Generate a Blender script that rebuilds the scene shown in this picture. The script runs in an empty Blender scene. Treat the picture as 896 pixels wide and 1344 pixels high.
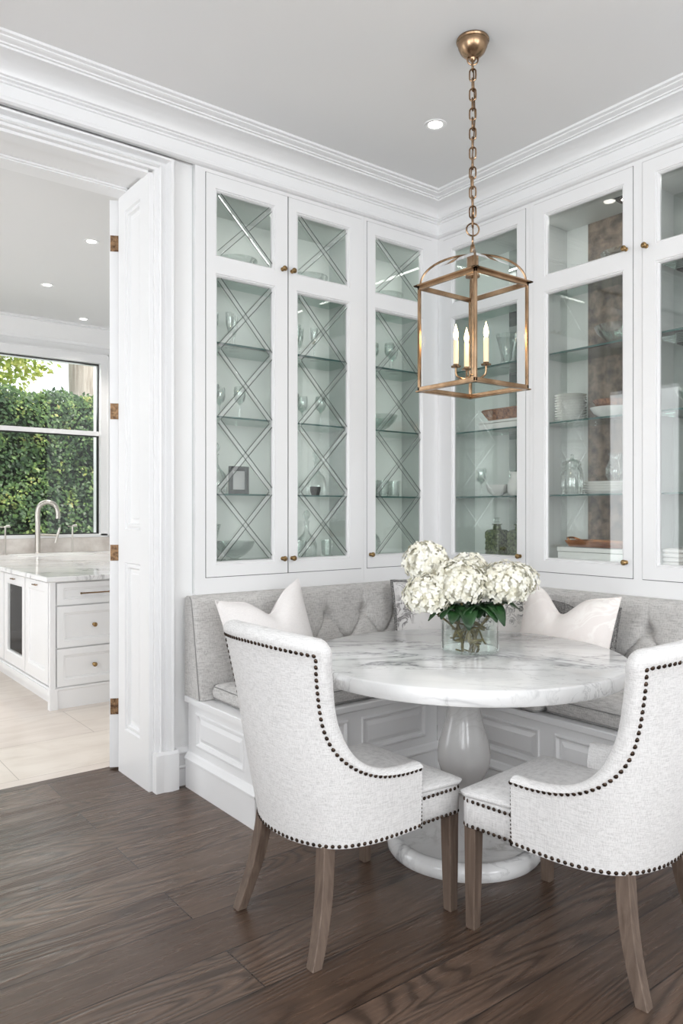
import bpy, bmesh, math, random
from math import sin, cos, pi, radians as R, sqrt, exp
from mathutils import Vector, Matrix
random.seed(7)
sc = bpy.context.scene
col = sc.collection

# ------------------------------------------------------------------ materials
def nt(name):
    m = bpy.data.materials.new(name); m.use_nodes = True
    n = m.node_tree.nodes; l = m.node_tree.links
    return m, n, l, n['Principled BSDF']

def plain(name, c, rough=.5, metal=0, spec=.5, emit=None, es=0):
    m, n, l, b = nt(name)
    b.inputs['Base Color'].default_value = (*c, 1); b.inputs['Roughness'].default_value = rough
    b.inputs['Metallic'].default_value = metal; b.inputs['Specular IOR Level'].default_value = spec
    if emit: b.inputs['Emission Color'].default_value = (*emit, 1); b.inputs['Emission Strength'].default_value = es
    return m

def coords(n, l, scale=(1, 1, 1), kind='Object', rot=(0, 0, 0)):
    t = n.new('ShaderNodeTexCoord'); mp = n.new('ShaderNodeMapping')
    mp.inputs['Scale'].default_value = scale; mp.inputs['Rotation'].default_value = rot
    l.new(t.outputs[kind], mp.inputs['Vector']); return mp.outputs['Vector']

def noise(n, l, vec, scale=5, detail=4, rough=.5, dist=0):
    t = n.new('ShaderNodeTexNoise'); t.inputs['Scale'].default_value = scale; t.inputs['Detail'].default_value = detail
    t.inputs['Roughness'].default_value = rough; t.inputs['Distortion'].default_value = dist
    l.new(vec, t.inputs['Vector']); return t.outputs['Fac']

def ramp(n, l, fac, stops):
    r = n.new('ShaderNodeValToRGB'); e = r.color_ramp.elements
    while len(e) < len(stops): e.new(.5)
    for k, (p, c) in enumerate(stops):
        e[k].position = p; e[k].color = (*(c if hasattr(c, '__len__') else (c, c, c)), 1)
    l.new(fac, r.inputs['Fac']); return r.outputs['Color']

def mix(n, l, a, b, f=.5, mode='MIX'):
    m = n.new('ShaderNodeMix'); m.data_type = 'RGBA'; m.blend_type = mode
    for s, v in ((m.inputs[6], a), (m.inputs[7], b), (m.inputs[0], f)):
        if isinstance(v, (int, float)) and s.type == 'VALUE': s.default_value = v
        elif isinstance(v, tuple): s.default_value = (*v, 1)
        else: l.new(v, s)
    return m.outputs[2]

def math_(n, l, op, a, b=0.):
    m = n.new('ShaderNodeMath'); m.operation = op
    for s, v in ((m.inputs[0], a), (m.inputs[1], b)):
        if isinstance(v, (int, float)): s.default_value = v
        else: l.new(v, s)
    return m.outputs[0]

def bump(n, l, b, h, strength=.3, dist=.002):
    bm_ = n.new('ShaderNodeBump'); bm_.inputs['Strength'].default_value = strength; bm_.inputs['Distance'].default_value = dist
    l.new(h, bm_.inputs['Height']); l.new(bm_.outputs['Normal'], b.inputs['Normal'])

def weave(name, c1, c2, s=1.0, bumpy=.5, rough=.9):
    m, n, l, b = nt(name)
    v = noise(n, l, coords(n, l, (420*s, 420*s, 34*s)), 1, 2, .6)
    h = noise(n, l, coords(n, l, (34*s, 34*s, 420*s)), 1, 2, .6)
    f = math_(n, l, 'ADD', math_(n, l, 'MULTIPLY', v, .5), math_(n, l, 'MULTIPLY', h, .5))
    c = ramp(n, l, f, [(.36, c2), (.56, c1)])
    l.new(c, b.inputs['Base Color']); b.inputs['Roughness'].default_value = rough
    b.inputs['Specular IOR Level'].default_value = .15
    b.inputs['Sheen Weight'].default_value = .15
    bump(n, l, b, f, bumpy, .002)
    return m

def marble(name, base=(.83, .83, .83), vein=(.36, .36, .37), s=1.0, rough=.12):
    m, n, l, b = nt(name)
    co0 = coords(n, l, (1, 1, 1), rot=(0, 0, R(41)))
    mq = n.new('ShaderNodeMapping'); mq.inputs['Scale'].default_value = (s*.8, s*2.0, s*1.2); l.new(co0, mq.inputs['Vector']); co = mq.outputs['Vector']
    a = noise(n, l, co, 1.25, 7, .55, .9)
    r = math_(n, l, 'ABSOLUTE', math_(n, l, 'SUBTRACT', a, .5))
    v1 = ramp(n, l, r, [(0, 1), (.007, .72), (.018, .22), (.06, 0)])
    a2 = noise(n, l, co, 3.1, 6, .6, 1.4)
    r2 = math_(n, l, 'ABSOLUTE', math_(n, l, 'SUBTRACT', a2, .52))
    v2 = ramp(n, l, r2, [(0, .6), (.014, .16), (.03, 0)])
    g = ramp(n, l, noise(n, l, co, 1.7, 3), [(.38, .05), (.60, 1)])
    f = mix(n, l, mix(n, l, v1, v2, 1., 'ADD'), g, 1., 'MULTIPLY')
    cl = ramp(n, l, noise(n, l, co, 2, 5), [(.3, tuple(x*.93 for x in base)), (.7, base)])
    c = mix(n, l, cl, vein, f)
    l.new(c, b.inputs['Base Color']); b.inputs['Roughness'].default_value = rough
    return m

def thin_glass(name, tint=(.95, .97, .96), refl=.12, extra=.0, cap=1.):
    m = bpy.data.materials.new(name); m.use_nodes = True
    n = m.node_tree.nodes; l = m.node_tree.links; n.clear()
    o = n.new('ShaderNodeOutputMaterial'); t = n.new('ShaderNodeBsdfTransparent'); g = n.new('ShaderNodeBsdfGlossy')
    t.inputs['Color'].default_value = (*tint, 1); g.inputs['Roughness'].default_value = .02
    g.inputs['Color'].default_value = (1, 1, 1, 1)
    f = n.new('ShaderNodeLayerWeight'); f.inputs['Blend'].default_value = refl
    mm = math_(n, l, 'MINIMUM', math_(n, l, 'ADD', f.outputs['Fresnel'], extra), cap)
    x = n.new('ShaderNodeMixShader'); l.new(mm, x.inputs[0]); l.new(t.outputs[0], x.inputs[1]); l.new(g.outputs[0], x.inputs[2])
    l.new(x.outputs[0], o.inputs['Surface']); return m

def plank_floor():
    m, n, l, b = nt('dark_oak_floor')
    co = coords(n, l)
    br = n.new('ShaderNodeTexBrick'); br.offset = .37; br.offset_frequency = 2
    br.inputs['Scale'].default_value = 1; br.inputs['Brick Width'].default_value = 2.3; br.inputs['Row Height'].default_value = .228
    br.inputs['Mortar Size'].default_value = .0022; br.inputs['Mortar Smooth'].default_value = .1
    br.inputs['Color1'].default_value = (0, 0, 0, 1); br.inputs['Color2'].default_value = (1, 1, 1, 1); br.inputs['Mortar'].default_value = (.5, .5, .5, 1)
    l.new(co, br.inputs['Vector'])
    # per-plank offset of the grain
    sh = n.new('ShaderNodeVectorMath'); sh.operation = 'MULTIPLY_ADD'
    l.new(br.outputs['Color'], sh.inputs[0]); sh.inputs[1].default_value = (7.3, 3.1, 5.0); l.new(co, sh.inputs[2])
    mp = n.new('ShaderNodeMapping'); mp.inputs['Scale'].default_value = (1.0, 9., 1); l.new(sh.outputs[0], mp.inputs['Vector'])
    # cathedral grain: contour rings of a stretched noise
    nz = noise(n, l, mp.outputs[0], .55, 1.5, .45, .4)
    ring = math_(n, l, 'SINE', math_(n, l, 'MULTIPLY', nz, 150.))
    ring = math_(n, l, 'MULTIPLY_ADD', ring, .5); ring.node.inputs[2].default_value = .5
    msk = ramp(n, l, noise(n, l, mp.outputs[0], .35, 2), [(.40, 0), (.52, 1)])
    wfac = mix(n, l, (.75, .75, .75), ring, msk)
    mp2 = n.new('ShaderNodeMapping'); mp2.inputs['Scale'].default_value = (4, 95, 1); l.new(sh.outputs[0], mp2.inputs['Vector'])
    fine = noise(n, l, mp2.outputs[0], 1, 3, .6)
    base = ramp(n, l, br.outputs['Color'], [(0, (.072, .044, .030)), (.5, (.104, .067, .048)), (1, (.142, .097, .071))])
    g1 = ramp(n, l, wfac, [(.0, .52), (.35, .92), (1, 1.14)])
    g2 = ramp(n, l, fine, [(.32, .74), (.55, 1.03), (.75, 1.16)])
    c = mix(n, l, mix(n, l, base, g1, 1., 'MULTIPLY'), g2, 1., 'MULTIPLY')
    blot = ramp(n, l, noise(n, l, co, 1.2, 3), [(.3, .86), (.7, 1.14)])
    c = mix(n, l, c, blot, 1., 'MULTIPLY')
    c = mix(n, l, c, (.018, .012, .010), br.outputs['Fac'])
    l.new(c, b.inputs['Base Color'])
    rr = ramp(n, l, fine, [(.3, .38), (.7, .24)]); l.new(rr, b.inputs['Roughness'])
    b.inputs['Specular IOR Level'].default_value = .5
    hsum = math_(n, l, 'ADD', math_(n, l, 'MULTIPLY', fine, .6), math_(n, l, 'MULTIPLY', wfac, .6))
    hsum = math_(n, l, 'SUBTRACT', hsum, math_(n, l, 'MULTIPLY', br.outputs['Fac'], .8))
    bump(n, l, b, hsum, .35, .003)
    return m

def stone_floor():
    m, n, l, b = nt('cream_stone_floor')
    co = coords(n, l)
    br = n.new('ShaderNodeTexBrick'); br.offset = .5
    br.inputs['Scale'].default_value = 1; br.inputs['Brick Width'].default_value = 1.2; br.inputs['Row Height'].default_value = .6
    br.inputs['Mortar Size'].default_value = .002
    br.inputs['Color1'].default_value = (.67, .605, .55, 1); br.inputs['Color2'].default_value = (.70, .645, .58, 1); br.inputs['Mortar'].default_value = (.40, .35, .3, 1)
    l.new(co, br.inputs['Vector'])
    v = ramp(n, l, noise(n, l, coords(n, l, (1, 2.5, 1), rot=(0, 0, .5)), 2.2, 6, .6, 1.), [(.35, (.93, .90, .875)), (.6, (1.06, 1.05, 1.045))])
    l.new(mix(n, l, br.outputs['Color'], v, 1., 'MULTIPLY'), b.inputs['Base Color']); b.inputs['Roughness'].default_value = .3
    return m

def wood(name, c1, c2, s=1., axis=2):
    m, n, l, b = nt(name)
    sc_ = [60*s, 60*s, 60*s]; sc_[axis] = 4*s
    f = noise(n, l, coords(n, l, tuple(sc_)), 1, 5, .6, .8)
    l.new(ramp(n, l, f, [(.3, c1), (.7, c2)]), b.inputs['Base Color']); b.inputs['Roughness'].default_value = .5
    bump(n, l, b, f, .35, .002); return m

def mottled(name, c1, c2, scale=20, rough=.6, metal=0, bmp=.2, dist=.003, detail=4):
    m, n, l, b = nt(name)
    f = noise(n, l, coords(n, l), scale, detail, .6)
    l.new(ramp(n, l, f, [(.35, c1), (.65, c2)]), b.inputs['Base Color'])
    b.inputs['Roughness'].default_value = rough; b.inputs['Metallic'].default_value = metal
    bump(n, l, b, f, bmp, dist); return m

M = {}
M['paint'] = plain('white_lacquer', (.80, .80, .805), .33)
M['wall'] = plain('white_wall_paint', (.80, .80, .80), .55)
M['ceil'] = plain('ceiling_paint', (.81, .81, .81), .8, spec=.2)
M['dark'] = plain('shadow_gap', (.03, .03, .03), .8)
M['floor'] = plank_floor(); M['stone'] = stone_floor()
M['fab'] = weave('ivory_linen', (.76, .75, .745), (.56, .55, .545), 1.15, .7)
M['grey'] = weave('grey_linen', (.60, .585, .57), (.36, .35, .34), .80, .7)
M['pill'] = weave('white_cotton', (.82, .79, .78), (.74, .71, .70), 1.5, .25)
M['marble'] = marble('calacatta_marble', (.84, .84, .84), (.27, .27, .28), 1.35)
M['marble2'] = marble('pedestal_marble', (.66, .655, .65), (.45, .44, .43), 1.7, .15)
M['brass'] = mottled('antique_brass', (.20, .125, .07), (.40, .27, .17), 9, .26, 1, .05)
M['knob'] = mottled('aged_brass_knob', (.16, .10, .045), (.42, .28, .13), 60, .35, 1, .2)
M['hinge'] = mottled('worn_bronze_hinge', (.10, .055, .03), (.36, .22, .12), 55, .5, .7, .3)
M['nail'] = mottled('dark_nailhead', (.022, .014, .010), (.07, .045, .032), 50, .32, .8, .1)
M['leg'] = wood('weathered_oak', (.085, .058, .043), (.185, .135, .105))
M['pane'] = thin_glass('cabinet_glass', (.95, .965, .955), .08, .05)
M['clear'] = thin_glass('clear_glass', (.97, .98, .975), .12, .01, .5)
M['ware'] = thin_glass('crystal_glass', (.90, .925, .915), .30, .08, .75)
M['lglass'] = thin_glass('lantern_glass', (.97, .975, .975), .04, .0)
M['lead'] = plain('lead_line', (.07, .085, .08), .5, .0)
M['bevel'] = thin_glass('bevelled_glass', (.93, .94, .935), .15, .20)
M['edge'] = plain('green_glass_edge', (.015, .09, .08), .3)
M['shelf'] = thin_glass('shelf_glass', (.82, .91, .88), .15, .04)
M['pale'] = plain('pale_grey_lining', (.60, .612, .605), .5)
M['sage'] = plain('pale_sage_lining', (.62, .66, .64), .5)
M['silver'] = plain('antiqued_silver_back', (.70, .73, .71), .45, .2)
M['mirror'] = plain('cabinet_mirror', (.70, .74, .72), .03, 1)
M['steel'] = plain('brushed_nickel', (.50, .47, .43), .28, 1)
M['white'] = plain('white_porcelain', (.82, .82, .80), .2)
M['candle'] = plain('ivory_candle', (.85, .70, .48), .5, emit=(1, .68, .34), es=.35)
M['flame'] = plain('bulb_glow', (1, .9, .7), .3, emit=(1, .72, .38), es=9)
M['lamp'] = plain('downlight_glow', (1, 1, 1), .3, emit=(1, .95, .88), es=9)
M['stem'] = mottled('olive_brown_stem', (.07, .055, .02), (.24, .19, .07), 30, .5)
M['leafg'] = mottled('dark_leaf_green', (.008, .028, .010), (.022, .075, .020), 25, .35)
M['copper'] = mottled('copper_dish', (.42, .15, .06), (.75, .33, .16), 14, .25, .9, .1)
M['wicker'] = mottled('brown_wicker', (.13, .05, .025), (.48, .24, .13), 60, .7, 0, .6, .004)
M['window_black'] = plain('black_window_edge', (.015, .015, .015), .4)
M['hornb'] = mottled('mottled_brown_back', (.055, .036, .025), (.27, .20, .15), 17, .6, 0, .5)  # made-up brown backing, standing in for an unclear reflection
M['greenc'] = mottled('green_cut_glass', (.012, .03, .01), (.19, .23, .11), 80, .12, 0, .5, .003)
M['splash'] = mottled('beige_stone_splashback', (.55, .50, .46), (.74, .70, .66), 5, .4, 0, .1)
M['tweed'] = mottled('dark_grey_tweed', (.05, .05, .05), (.33, .32, .31), 150, .9, 0, .5)

def pattern_fabric(name, base, ink, scale, lo=.0, wid=.03, soft=.06):
    m, n, l, b = nt(name)
    a = noise(n, l, coords(n, l), scale, 5, .6, 1.2)
    r = math_(n, l, 'ABSOLUTE', math_(n, l, 'SUBTRACT', a, .5))
    g = ramp(n, l, noise(n, l, coords(n, l), scale*.35, 2), [(.44, 0), (.56, 1)])
    f = mix(n, l, ramp(n, l, r, [(0, 1), (wid, .6), (soft, 0)]), g, 1., 'MULTIPLY')
    l.new(mix(n, l, base, ink, f), b.inputs['Base Color']); b.inputs['Roughness'].default_value = .9
    return m
M['patt'] = pattern_fabric('grey_scribble_print', (.64, .625, .615), (.16, .15, .15), 16)
M['patt2'] = pattern_fabric('black_stripe_print', (.66, .64, .62), (.05, .05, .05), 20)
M['blush'] = pattern_fabric('blush_swirl_embroidery', (.78, .73, .705), (.86, .83, .80), 5, wid=.02, soft=.04)
M['velvet'] = plain('charcoal_grey_velvet', (.18, .175, .17), .8)

m, n, l, b = nt('hydrangea_petal')
f = noise(n, l, coords(n, l), 30, 3)
l.new(ramp(n, l, f, [(.3, (.66, .63, .49)), (.62, (.86, .85, .78))]), b.inputs['Base Color']); b.inputs['Roughness'].default_value = .6
b.inputs['Subsurface Weight'].default_value = .0
M['petal'] = m
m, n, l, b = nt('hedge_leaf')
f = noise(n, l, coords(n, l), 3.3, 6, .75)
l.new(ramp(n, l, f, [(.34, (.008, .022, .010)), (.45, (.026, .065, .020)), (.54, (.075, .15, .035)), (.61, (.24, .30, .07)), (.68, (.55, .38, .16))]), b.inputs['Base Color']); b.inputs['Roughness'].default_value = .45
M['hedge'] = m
m, n, l, b = nt('yellow_green_leaf')
f = noise(n, l, coords(n, l), 2.5, 5, .7)
l.new(ramp(n, l, f, [(.35, (.16, .28, .04)), (.5, (.42, .50, .09)), (.65, (.75, .70, .25))]), b.inputs['Base Color']); b.inputs['Roughness'].default_value = .5
M['tree'] = m  # yellow-green tree foliage, varied by noise
m, n, l, b = nt('pale_bark')
f = noise(n, l, coords(n, l, (14, 14, 1.5)), 1, 6, .6, .6)
l.new(ramp(n, l, f, [(.3, (.30, .25, .21)), (.7, (.62, .56, .50))]), b.inputs['Base Color']); b.inputs['Roughness'].default_value = .9
bump(n, l, b, f, .8, .03); M['bark'] = m

# ------------------------------------------------------------------ mesh builder
class MB:
    def __init__(s, mat=None): s.v = []; s.f = []; s.M = mat or Matrix()
    def add(s, vs, fs):
        k = len(s.v); s.v += [tuple(s.M @ Vector(p)) for p in vs]; s.f += [tuple(i+k for i in f) for f in fs]; return s
    def box(s, a, b):
        x0, y0, z0 = a; x1, y1, z1 = b
        return s.add([(x0, y0, z0), (x1, y0, z0), (x1, y1, z0), (x0, y1, z0), (x0, y0, z1), (x1, y0, z1), (x1, y1, z1), (x0, y1, z1)],
                     [(0, 3, 2, 1), (4, 5, 6, 7), (0, 1, 5, 4), (1, 2, 6, 5), (2, 3, 7, 6), (3, 0, 4, 7)])
    def loft(s, rings, closed=True, caps=True):
        n = len(rings[0]); vs = [p for r in rings for p in r]; fs = []
        for i in range(len(rings)-1):
            for j in range(n if closed else n-1):
                k = (j+1) % n; fs.append((i*n+j, i*n+k, (i+1)*n+k, (i+1)*n+j))
        if caps: fs.append(tuple(range(n))[::-1]); fs.append(tuple((len(rings)-1)*n+j for j in range(n)))
        return s.add(vs, fs)
    def lathe(s, prof, c=(0, 0, 0), n=32, caps=False):
        rings = [[(c[0]+r*cos(2*pi*k/n), c[1]+r*sin(2*pi*k/n), c[2]+z) for k in range(n)] for r, z in prof]
        return s.loft(rings, True, caps)
    def tube(s, pts, r, n=8, closed=False, caps=True):
        pts = [Vector(p) for p in pts]; N = len(pts); rings = []; prev = None
        for i, p in enumerate(pts):
            a = pts[(i-1) % N] if (i or closed) else p; b = pts[(i+1) % N] if (i < N-1 or closed) else p
            t = (b-a).normalized()
            if prev is None:
                u = t.orthogonal().normalized()
            else:
                u = (prev - t*prev.dot(t)).normalized()
            prev = u; w = t.cross(u); rr = r[i] if hasattr(r, '__len__') else r
            rings.append([tuple(p+u*(rr*cos(2*pi*k/n))+w*(rr*sin(2*pi*k/n))) for k in range(n)])
        if closed: rings.append(rings[0])
        return s.loft(rings, True, caps and not closed)
    def sphere(s, c, r, n=10, m_=6, sz=1.):
        rings = [[(c[0]+r*sin(pi*i/m_)*cos(2*pi*k/n), c[1]+r*sin(pi*i/m_)*sin(2*pi*k/n), c[2]-sz*r*cos(pi*i/m_)) for k in range(n)] for i in range(1, m_)]
        return s.loft(rings)
    def sweep(s, stations, closed_prof=True, caps=True): return s.loft(stations, closed_prof, caps)
    def grid(s, pts):
        a = len(pts); b = len(pts[0])
        return s.add([p for r in pts for p in r], [(i*b+j, i*b+j+1, (i+1)*b+j+1, (i+1)*b+j) for i in range(a-1) for j in range(b-1)])
    def build(s, name, mat, parent=None, smooth=35, bevel=0, recalc=True, kind=None, solid=0):
        me = bpy.data.meshes.new(name)
        me.from_pydata(s.v, [], s.f)
        if recalc:
            bm = bmesh.new(); bm.from_mesh(me)
            bmesh.ops.recalc_face_normals(bm, faces=bm.faces[:]); bm.to_mesh(me); bm.free()
        for m_ in (mat if isinstance(mat, (list, tuple)) else [mat]): me.materials.append(m_)
        if smooth:
            me.polygons.foreach_set('use_smooth', [True]*len(me.polygons)); me.set_sharp_from_angle(angle=R(smooth))
        o = bpy.data.objects.new(name, me); col.objects.link(o)
        if solid:
            md = o.modifiers.new('solid', 'SOLIDIFY'); md.thickness = solid; md.offset = 0
        if bevel:
            md = o.modifiers.new('bevel', 'BEVEL'); md.width = bevel; md.segments = 2; md.limit_method = 'ANGLE'; md.angle_limit = R(40)
        if parent is not None: o.parent = parent
        if kind: o['kind'] = kind
        return o

def empty(name, loc=(0, 0, 0), rz=0, label=None, cat=None, group=None):
    o = bpy.data.objects.new(name, None); col.objects.link(o); o.location = loc; o.rotation_euler.z = rz
    o.empty_display_size = .1
    tag(o, label, cat, group); return o
def tag(o, label=None, cat=None, group=None, kind=None):
    if label: o['label'] = label
    if cat: o['category'] = cat
    if group: o['group'] = group
    if kind: o['kind'] = kind
    return o
def copy_tree(o, parent=None):
    c = o.copy(); col.objects.link(c)
    if parent is not None: c.parent = parent
    for ch in list(o.children): copy_tree(ch, c)
    return c
def S(name, mb, mat, **k): return mb.build(name, mat, kind='structure', **k)

MA = Matrix(((1, 0, 0, 0), (0, 0, -1, 0), (0, 1, 0, 0), (0, 0, 0, 1)))      # (u,v,w) -> (u,-w,v): faces the camera side of the back wall
MBm = Matrix(((0, 0, -1, 0), (-1, 0, 0, 0), (0, 1, 0, 0), (0, 0, 0, 1)))    # (u,v,w) -> (-w,-u,v): the right wall
def off(Mx, t): return Matrix.Translation(t) @ Mx

def rings_rect(mb, u0, u1, v0, v1, prof, cap=False):
    """nested rectangular moulding: prof = [(inset, w)...]"""
    rs = [[(u0+i, v0+i, w), (u1-i, v0+i, w), (u1-i, v1-i, w), (u0+i, v1-i, w)] for i, w in prof]
    mb.loft(rs, True, False)
    if cap: mb.add(rs[-1], [(0, 1, 2, 3)])

def frame_front(mb, u0, u1, v0, v1, opens, w0, w1):
    """flat board with stacked rectangular openings sharing one u-range"""
    a, b = opens[0][0], opens[0][1]
    mb.box((u0, v0, w0), (a, v1, w1)); mb.box((b, v0, w0), (u1, v1, w1))
    vs = v0
    for (_, _, c, d) in sorted(opens, key=lambda q: q[2]):
        mb.box((a, vs, w0), (b, c, w1)); vs = d
    mb.box((a, vs, w0), (b, v1, w1))

# ------------------------------------------------------------------ room shell
CEIL, KC = 3.32, 3.42
DL, DR = -3.75, -1.924          # doorway
HEAD = 3.035
mb = MB()
mb.box((-5.2, -6.3, -.06), (.5, .515, 0))
S('floor', mb, M['floor'], smooth=0)
mb = MB(); mb.box((-5.2, .515, -.06), (1.6, 5.2, 0)); S('floor_kitchen', mb, M['stone'], smooth=0)
mb = MB(); mb.box((-5.2, -6.3, CEIL), (.5, .03, CEIL+.08)); S('ceiling', mb, M['ceil'], smooth=0)
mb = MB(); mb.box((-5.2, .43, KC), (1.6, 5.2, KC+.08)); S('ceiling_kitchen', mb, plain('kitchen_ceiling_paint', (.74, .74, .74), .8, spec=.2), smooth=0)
mb = MB()
mb.box((DR, .03, 0), (-1.716, .425, KC)); mb.box((-1.716, 0.0, 0), (0, .425, .955)); mb.box((-1.716, .37, .955), (0.42, .425, 3.112))
mb.box((-1.716, 0, 3.112), (0.42, .425, KC)); mb.box((DL, .03, HEAD), (DR, .425, KC)); mb.box((-5.2, .03, 0), (DL, .425, KC))
S('wall_back', mb, M['wall'], smooth=0)
mb = MB()
mb.box((0, -2.115, 0), (.42, 0, .955)); mb.box((.37, -2.115, .955), (.42, .37, 3.112)); mb.box((0, -2.115, 3.112), (.42, 0, CEIL+.1))
mb.box((0, -6.3, 0), (.42, -2.115, CEIL+.1)); S('wall_right', mb, M['wall'], smooth=0)
# left wall with two tall windows, front wall (behind the camera) with a wide one
def wall_with_windows(name, Mx, u0, u1, h, wins, th=.2):
    mb = MB(Mx); us = u0
    for (a, b, c, d) in wins:
        mb.box((us, 0, -th), (a, h, 0)); mb.box((a, 0, -th), (b, c, 0)); mb.box((a, d, -th), (b, h, 0)); us = b
    mb.box((us, 0, -th), (u1, h, 0)); return S(name, mb, M['wall'], smooth=0)
WL = Matrix(((0, 0, 1, -5.2), (1, 0, 0, 0), (0, 1, 0, 0), (0, 0, 0, 1)))     # faces +X
WF = Matrix(((-1, 0, 0, 0), (0, 0, 1, -6.3), (0, 1, 0, 0), (0, 0, 0, 1)))    # faces +Y
wl = [(-5.6, -3.9, 1.05, 2.95), (-3.2, -1.5, 1.05, 2.95)]
wf = [(.9, 2.4, 1.15, 2.95), (2.9, 4.4, 1.15, 2.95)]
wall_with_windows('wall_left', WL, -6.3, .03, CEIL+.1, wl)
wall_with_windows('wall_front', WF, -.42, 5.2, CEIL+.1, wf)
k = 1
for Mx, ws in ((WL, wl), (WF, wf)):
    for (a, b, c, d) in ws:
        mb = MB(Mx)
        for (p, q, r_, t) in ((a, a+.06, c, d), (b-.06, b, c, d), (a, b, c, c+.06), (a, b, d-.06, d), ((a+b)/2-.02, (a+b)/2+.02, c, d), (a, b, c+(d-c)*.33, c+(d-c)*.33+.03), (a, b, c+(d-c)*.66, c+(d-c)*.66+.03)):
            mb.box((p, r_, -.12), (q, t, -.07))
        S('window_%d' % k, mb, M['paint'], smooth=0); k += 1
# kitchen walls
mb = MB()
KX0, KX1, KZ0, KZ1 = -3.2, -.378, 1.115, 3.04
mb.box((-5.2, 5.0, 0), (KX0, 5.2, KC)); mb.box((KX1, 5.0, 0), (1.6, 5.2, KC)); mb.box((KX0, 5.0, 0), (KX1, 5.2, KZ0)); mb.box((KX0, 5.0, KZ1), (KX1, 5.2, KC))
S('wall_kitchen_back', mb, M['wall'], smooth=0)
mb = MB(); mb.box((1.4, .425, 0), (1.6, 5.0, KC)); S('wall_kitchen_right', mb, M['wall'], smooth=0)
wk = [(.75, 3.4, .5, 2.9)]  # unseen window, added and sized to brighten the kitchen
WK = Matrix(((0, 0, 1, -5.2), (1, 0, 0, 0), (0, 1, 0, 0), (0, 0, 0, 1)))
wall_with_windows('wall_kitchen_left', WK, .03, 5.2, KC, wk)

# kitchen window: casing, frame, transom, dark gasket, panes
mb = MB()
for (x0, x1, z0, z1) in ((KX1, KX1+.075, KZ0-.02, KZ1+.09), (KX0-.09, KX0, KZ0-.02, KZ1+.09), (KX0, KX1, KZ1, KZ1+.09), (KX0-.09, KX1+.075, KZ0-.035, KZ0)):
    mb.box((x0, 4.965, z0), (x1, 5.0, z1))
mb.box((KX1+.075, 4.95, KZ0-.02), (KX1+.09, 5.0, KZ1+.105)); mb.box((KX0-.1, 4.95, KZ1+.09), (KX1+.09, 5.0, KZ1+.105))
mb.box((KX0, 5.02, 2.225), (KX1, 5.08, 2.275))
for xm in (-1.75,): mb.box((xm-.03, 5.02, KZ0), (xm+.03, 5.08, KZ1))
win = S('window_5', mb, M['paint'], smooth=0)
mb = MB()
for (x0, x1, z0, z1) in ((KX1-.014, KX1, KZ0, KZ1), (KX0, KX1, KZ1-.014, KZ1), (KX0, KX1, KZ0, KZ0+.012), (KX0, KX1, 2.212, 2.226)): mb.box((x0, 5.03, z0), (x1, 5.07, z1))
mb.build('window_gasket', M['window_black'], win, smooth=0)
mb = MB(); mb.box((KX0, 5.045, KZ0), (KX1, 5.05, KZ1)); mb.build('window_glass', M['clear'], win, smooth=0)

# crown mouldings -----------------------------------------------------------
prof = [(0, 3.112), (.022, 3.112), (.034, 3.120), (.034, 3.134), (.022, 3.142), (.012, 3.147), (.012, 3.198), (.022, 3.200), (.022, 3.208), (.036, 3.212), (.036, 3.219), (.047, 3.222)]
for q in range(1, 9):
    a = q/8*pi/2; prof.append((.047+.105*(1-cos(a))*1.0, 3.222+.052*sin(a)))
prof += [(.152, 3.284), (.164, 3.284), (.164, 3.291), (.178, 3.293), (.190, 3.299), (.190, 3.305), (.206, 3.308), (.206, CEIL), (0, CEIL)]
mb = MB()
mb.sweep([[(-5.2, -p, z) for p, z in prof], [(-p, -p, z) for p, z in prof], [(-p, -6.3, z) for p, z in prof]])
S('trim_1', mb, M['paint'], smooth=28)
mb = MB()
pk = [(0, 3.22), (.02, 3.22), (.03, 3.24), (.03, 3.25), (.05, 3.27), (.10, 3.33), (.16, 3.385), (.16, 3.395), (.19, 3.40), (.19, KC), (0, KC)]
mb.sweep([[(-5.2, 5.0-p, z) for p, z in pk], [(1.4-p, 5.0-p, z) for p, z in pk], [(1.4-p, .43, z) for p, z in pk]])
S('trim_2', mb, M['paint'], smooth=28)

# door casing, plinth, jamb panelling --------------------------------------
cp = [(0, .0), (0, .014), (.018, .014), (.020, .026), (.026, .031), (.032, .026), (.034, .012), (.040, .004), (.052, .002), (.062, .010), (.066, .028), (.074, .042), (.086, .044), (.090, .026), (.095, .022), (.100, .022), (.101, .008), (.108, .006), (.108, 0)]
mb = MB()
def P_(o, w, z): return (DR+o, .03-w, z)
mb.sweep([[(DR+o, .03-w, .19) for o, w in cp], [(DR+o, .03-w, HEAD+o*.72) for o, w in cp], [(DL-o, .03-w, HEAD+o*.72) for o, w in cp], [(DL-o, .03-w, .19) for o, w in cp]])
S('trim_3', mb, M['paint'], smooth=20)
mb = MB()
for zz, ex in ((0, 0), (.178, 0)):
    pass
pl = [(-.006, 0), (-.006, .046), (.034, .046), (.05, .052), (.072, .056), (.112, .050), (.112, 0)]
mb.sweep([[(DR+o, .03-w, z) for o, w in pl] for z in (0, .182)] + [[(DR+o*.97+.001, .03-w*.8, .195) for o, w in pl]])
S('trim_4', mb, M['paint'], smooth=20)
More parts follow.
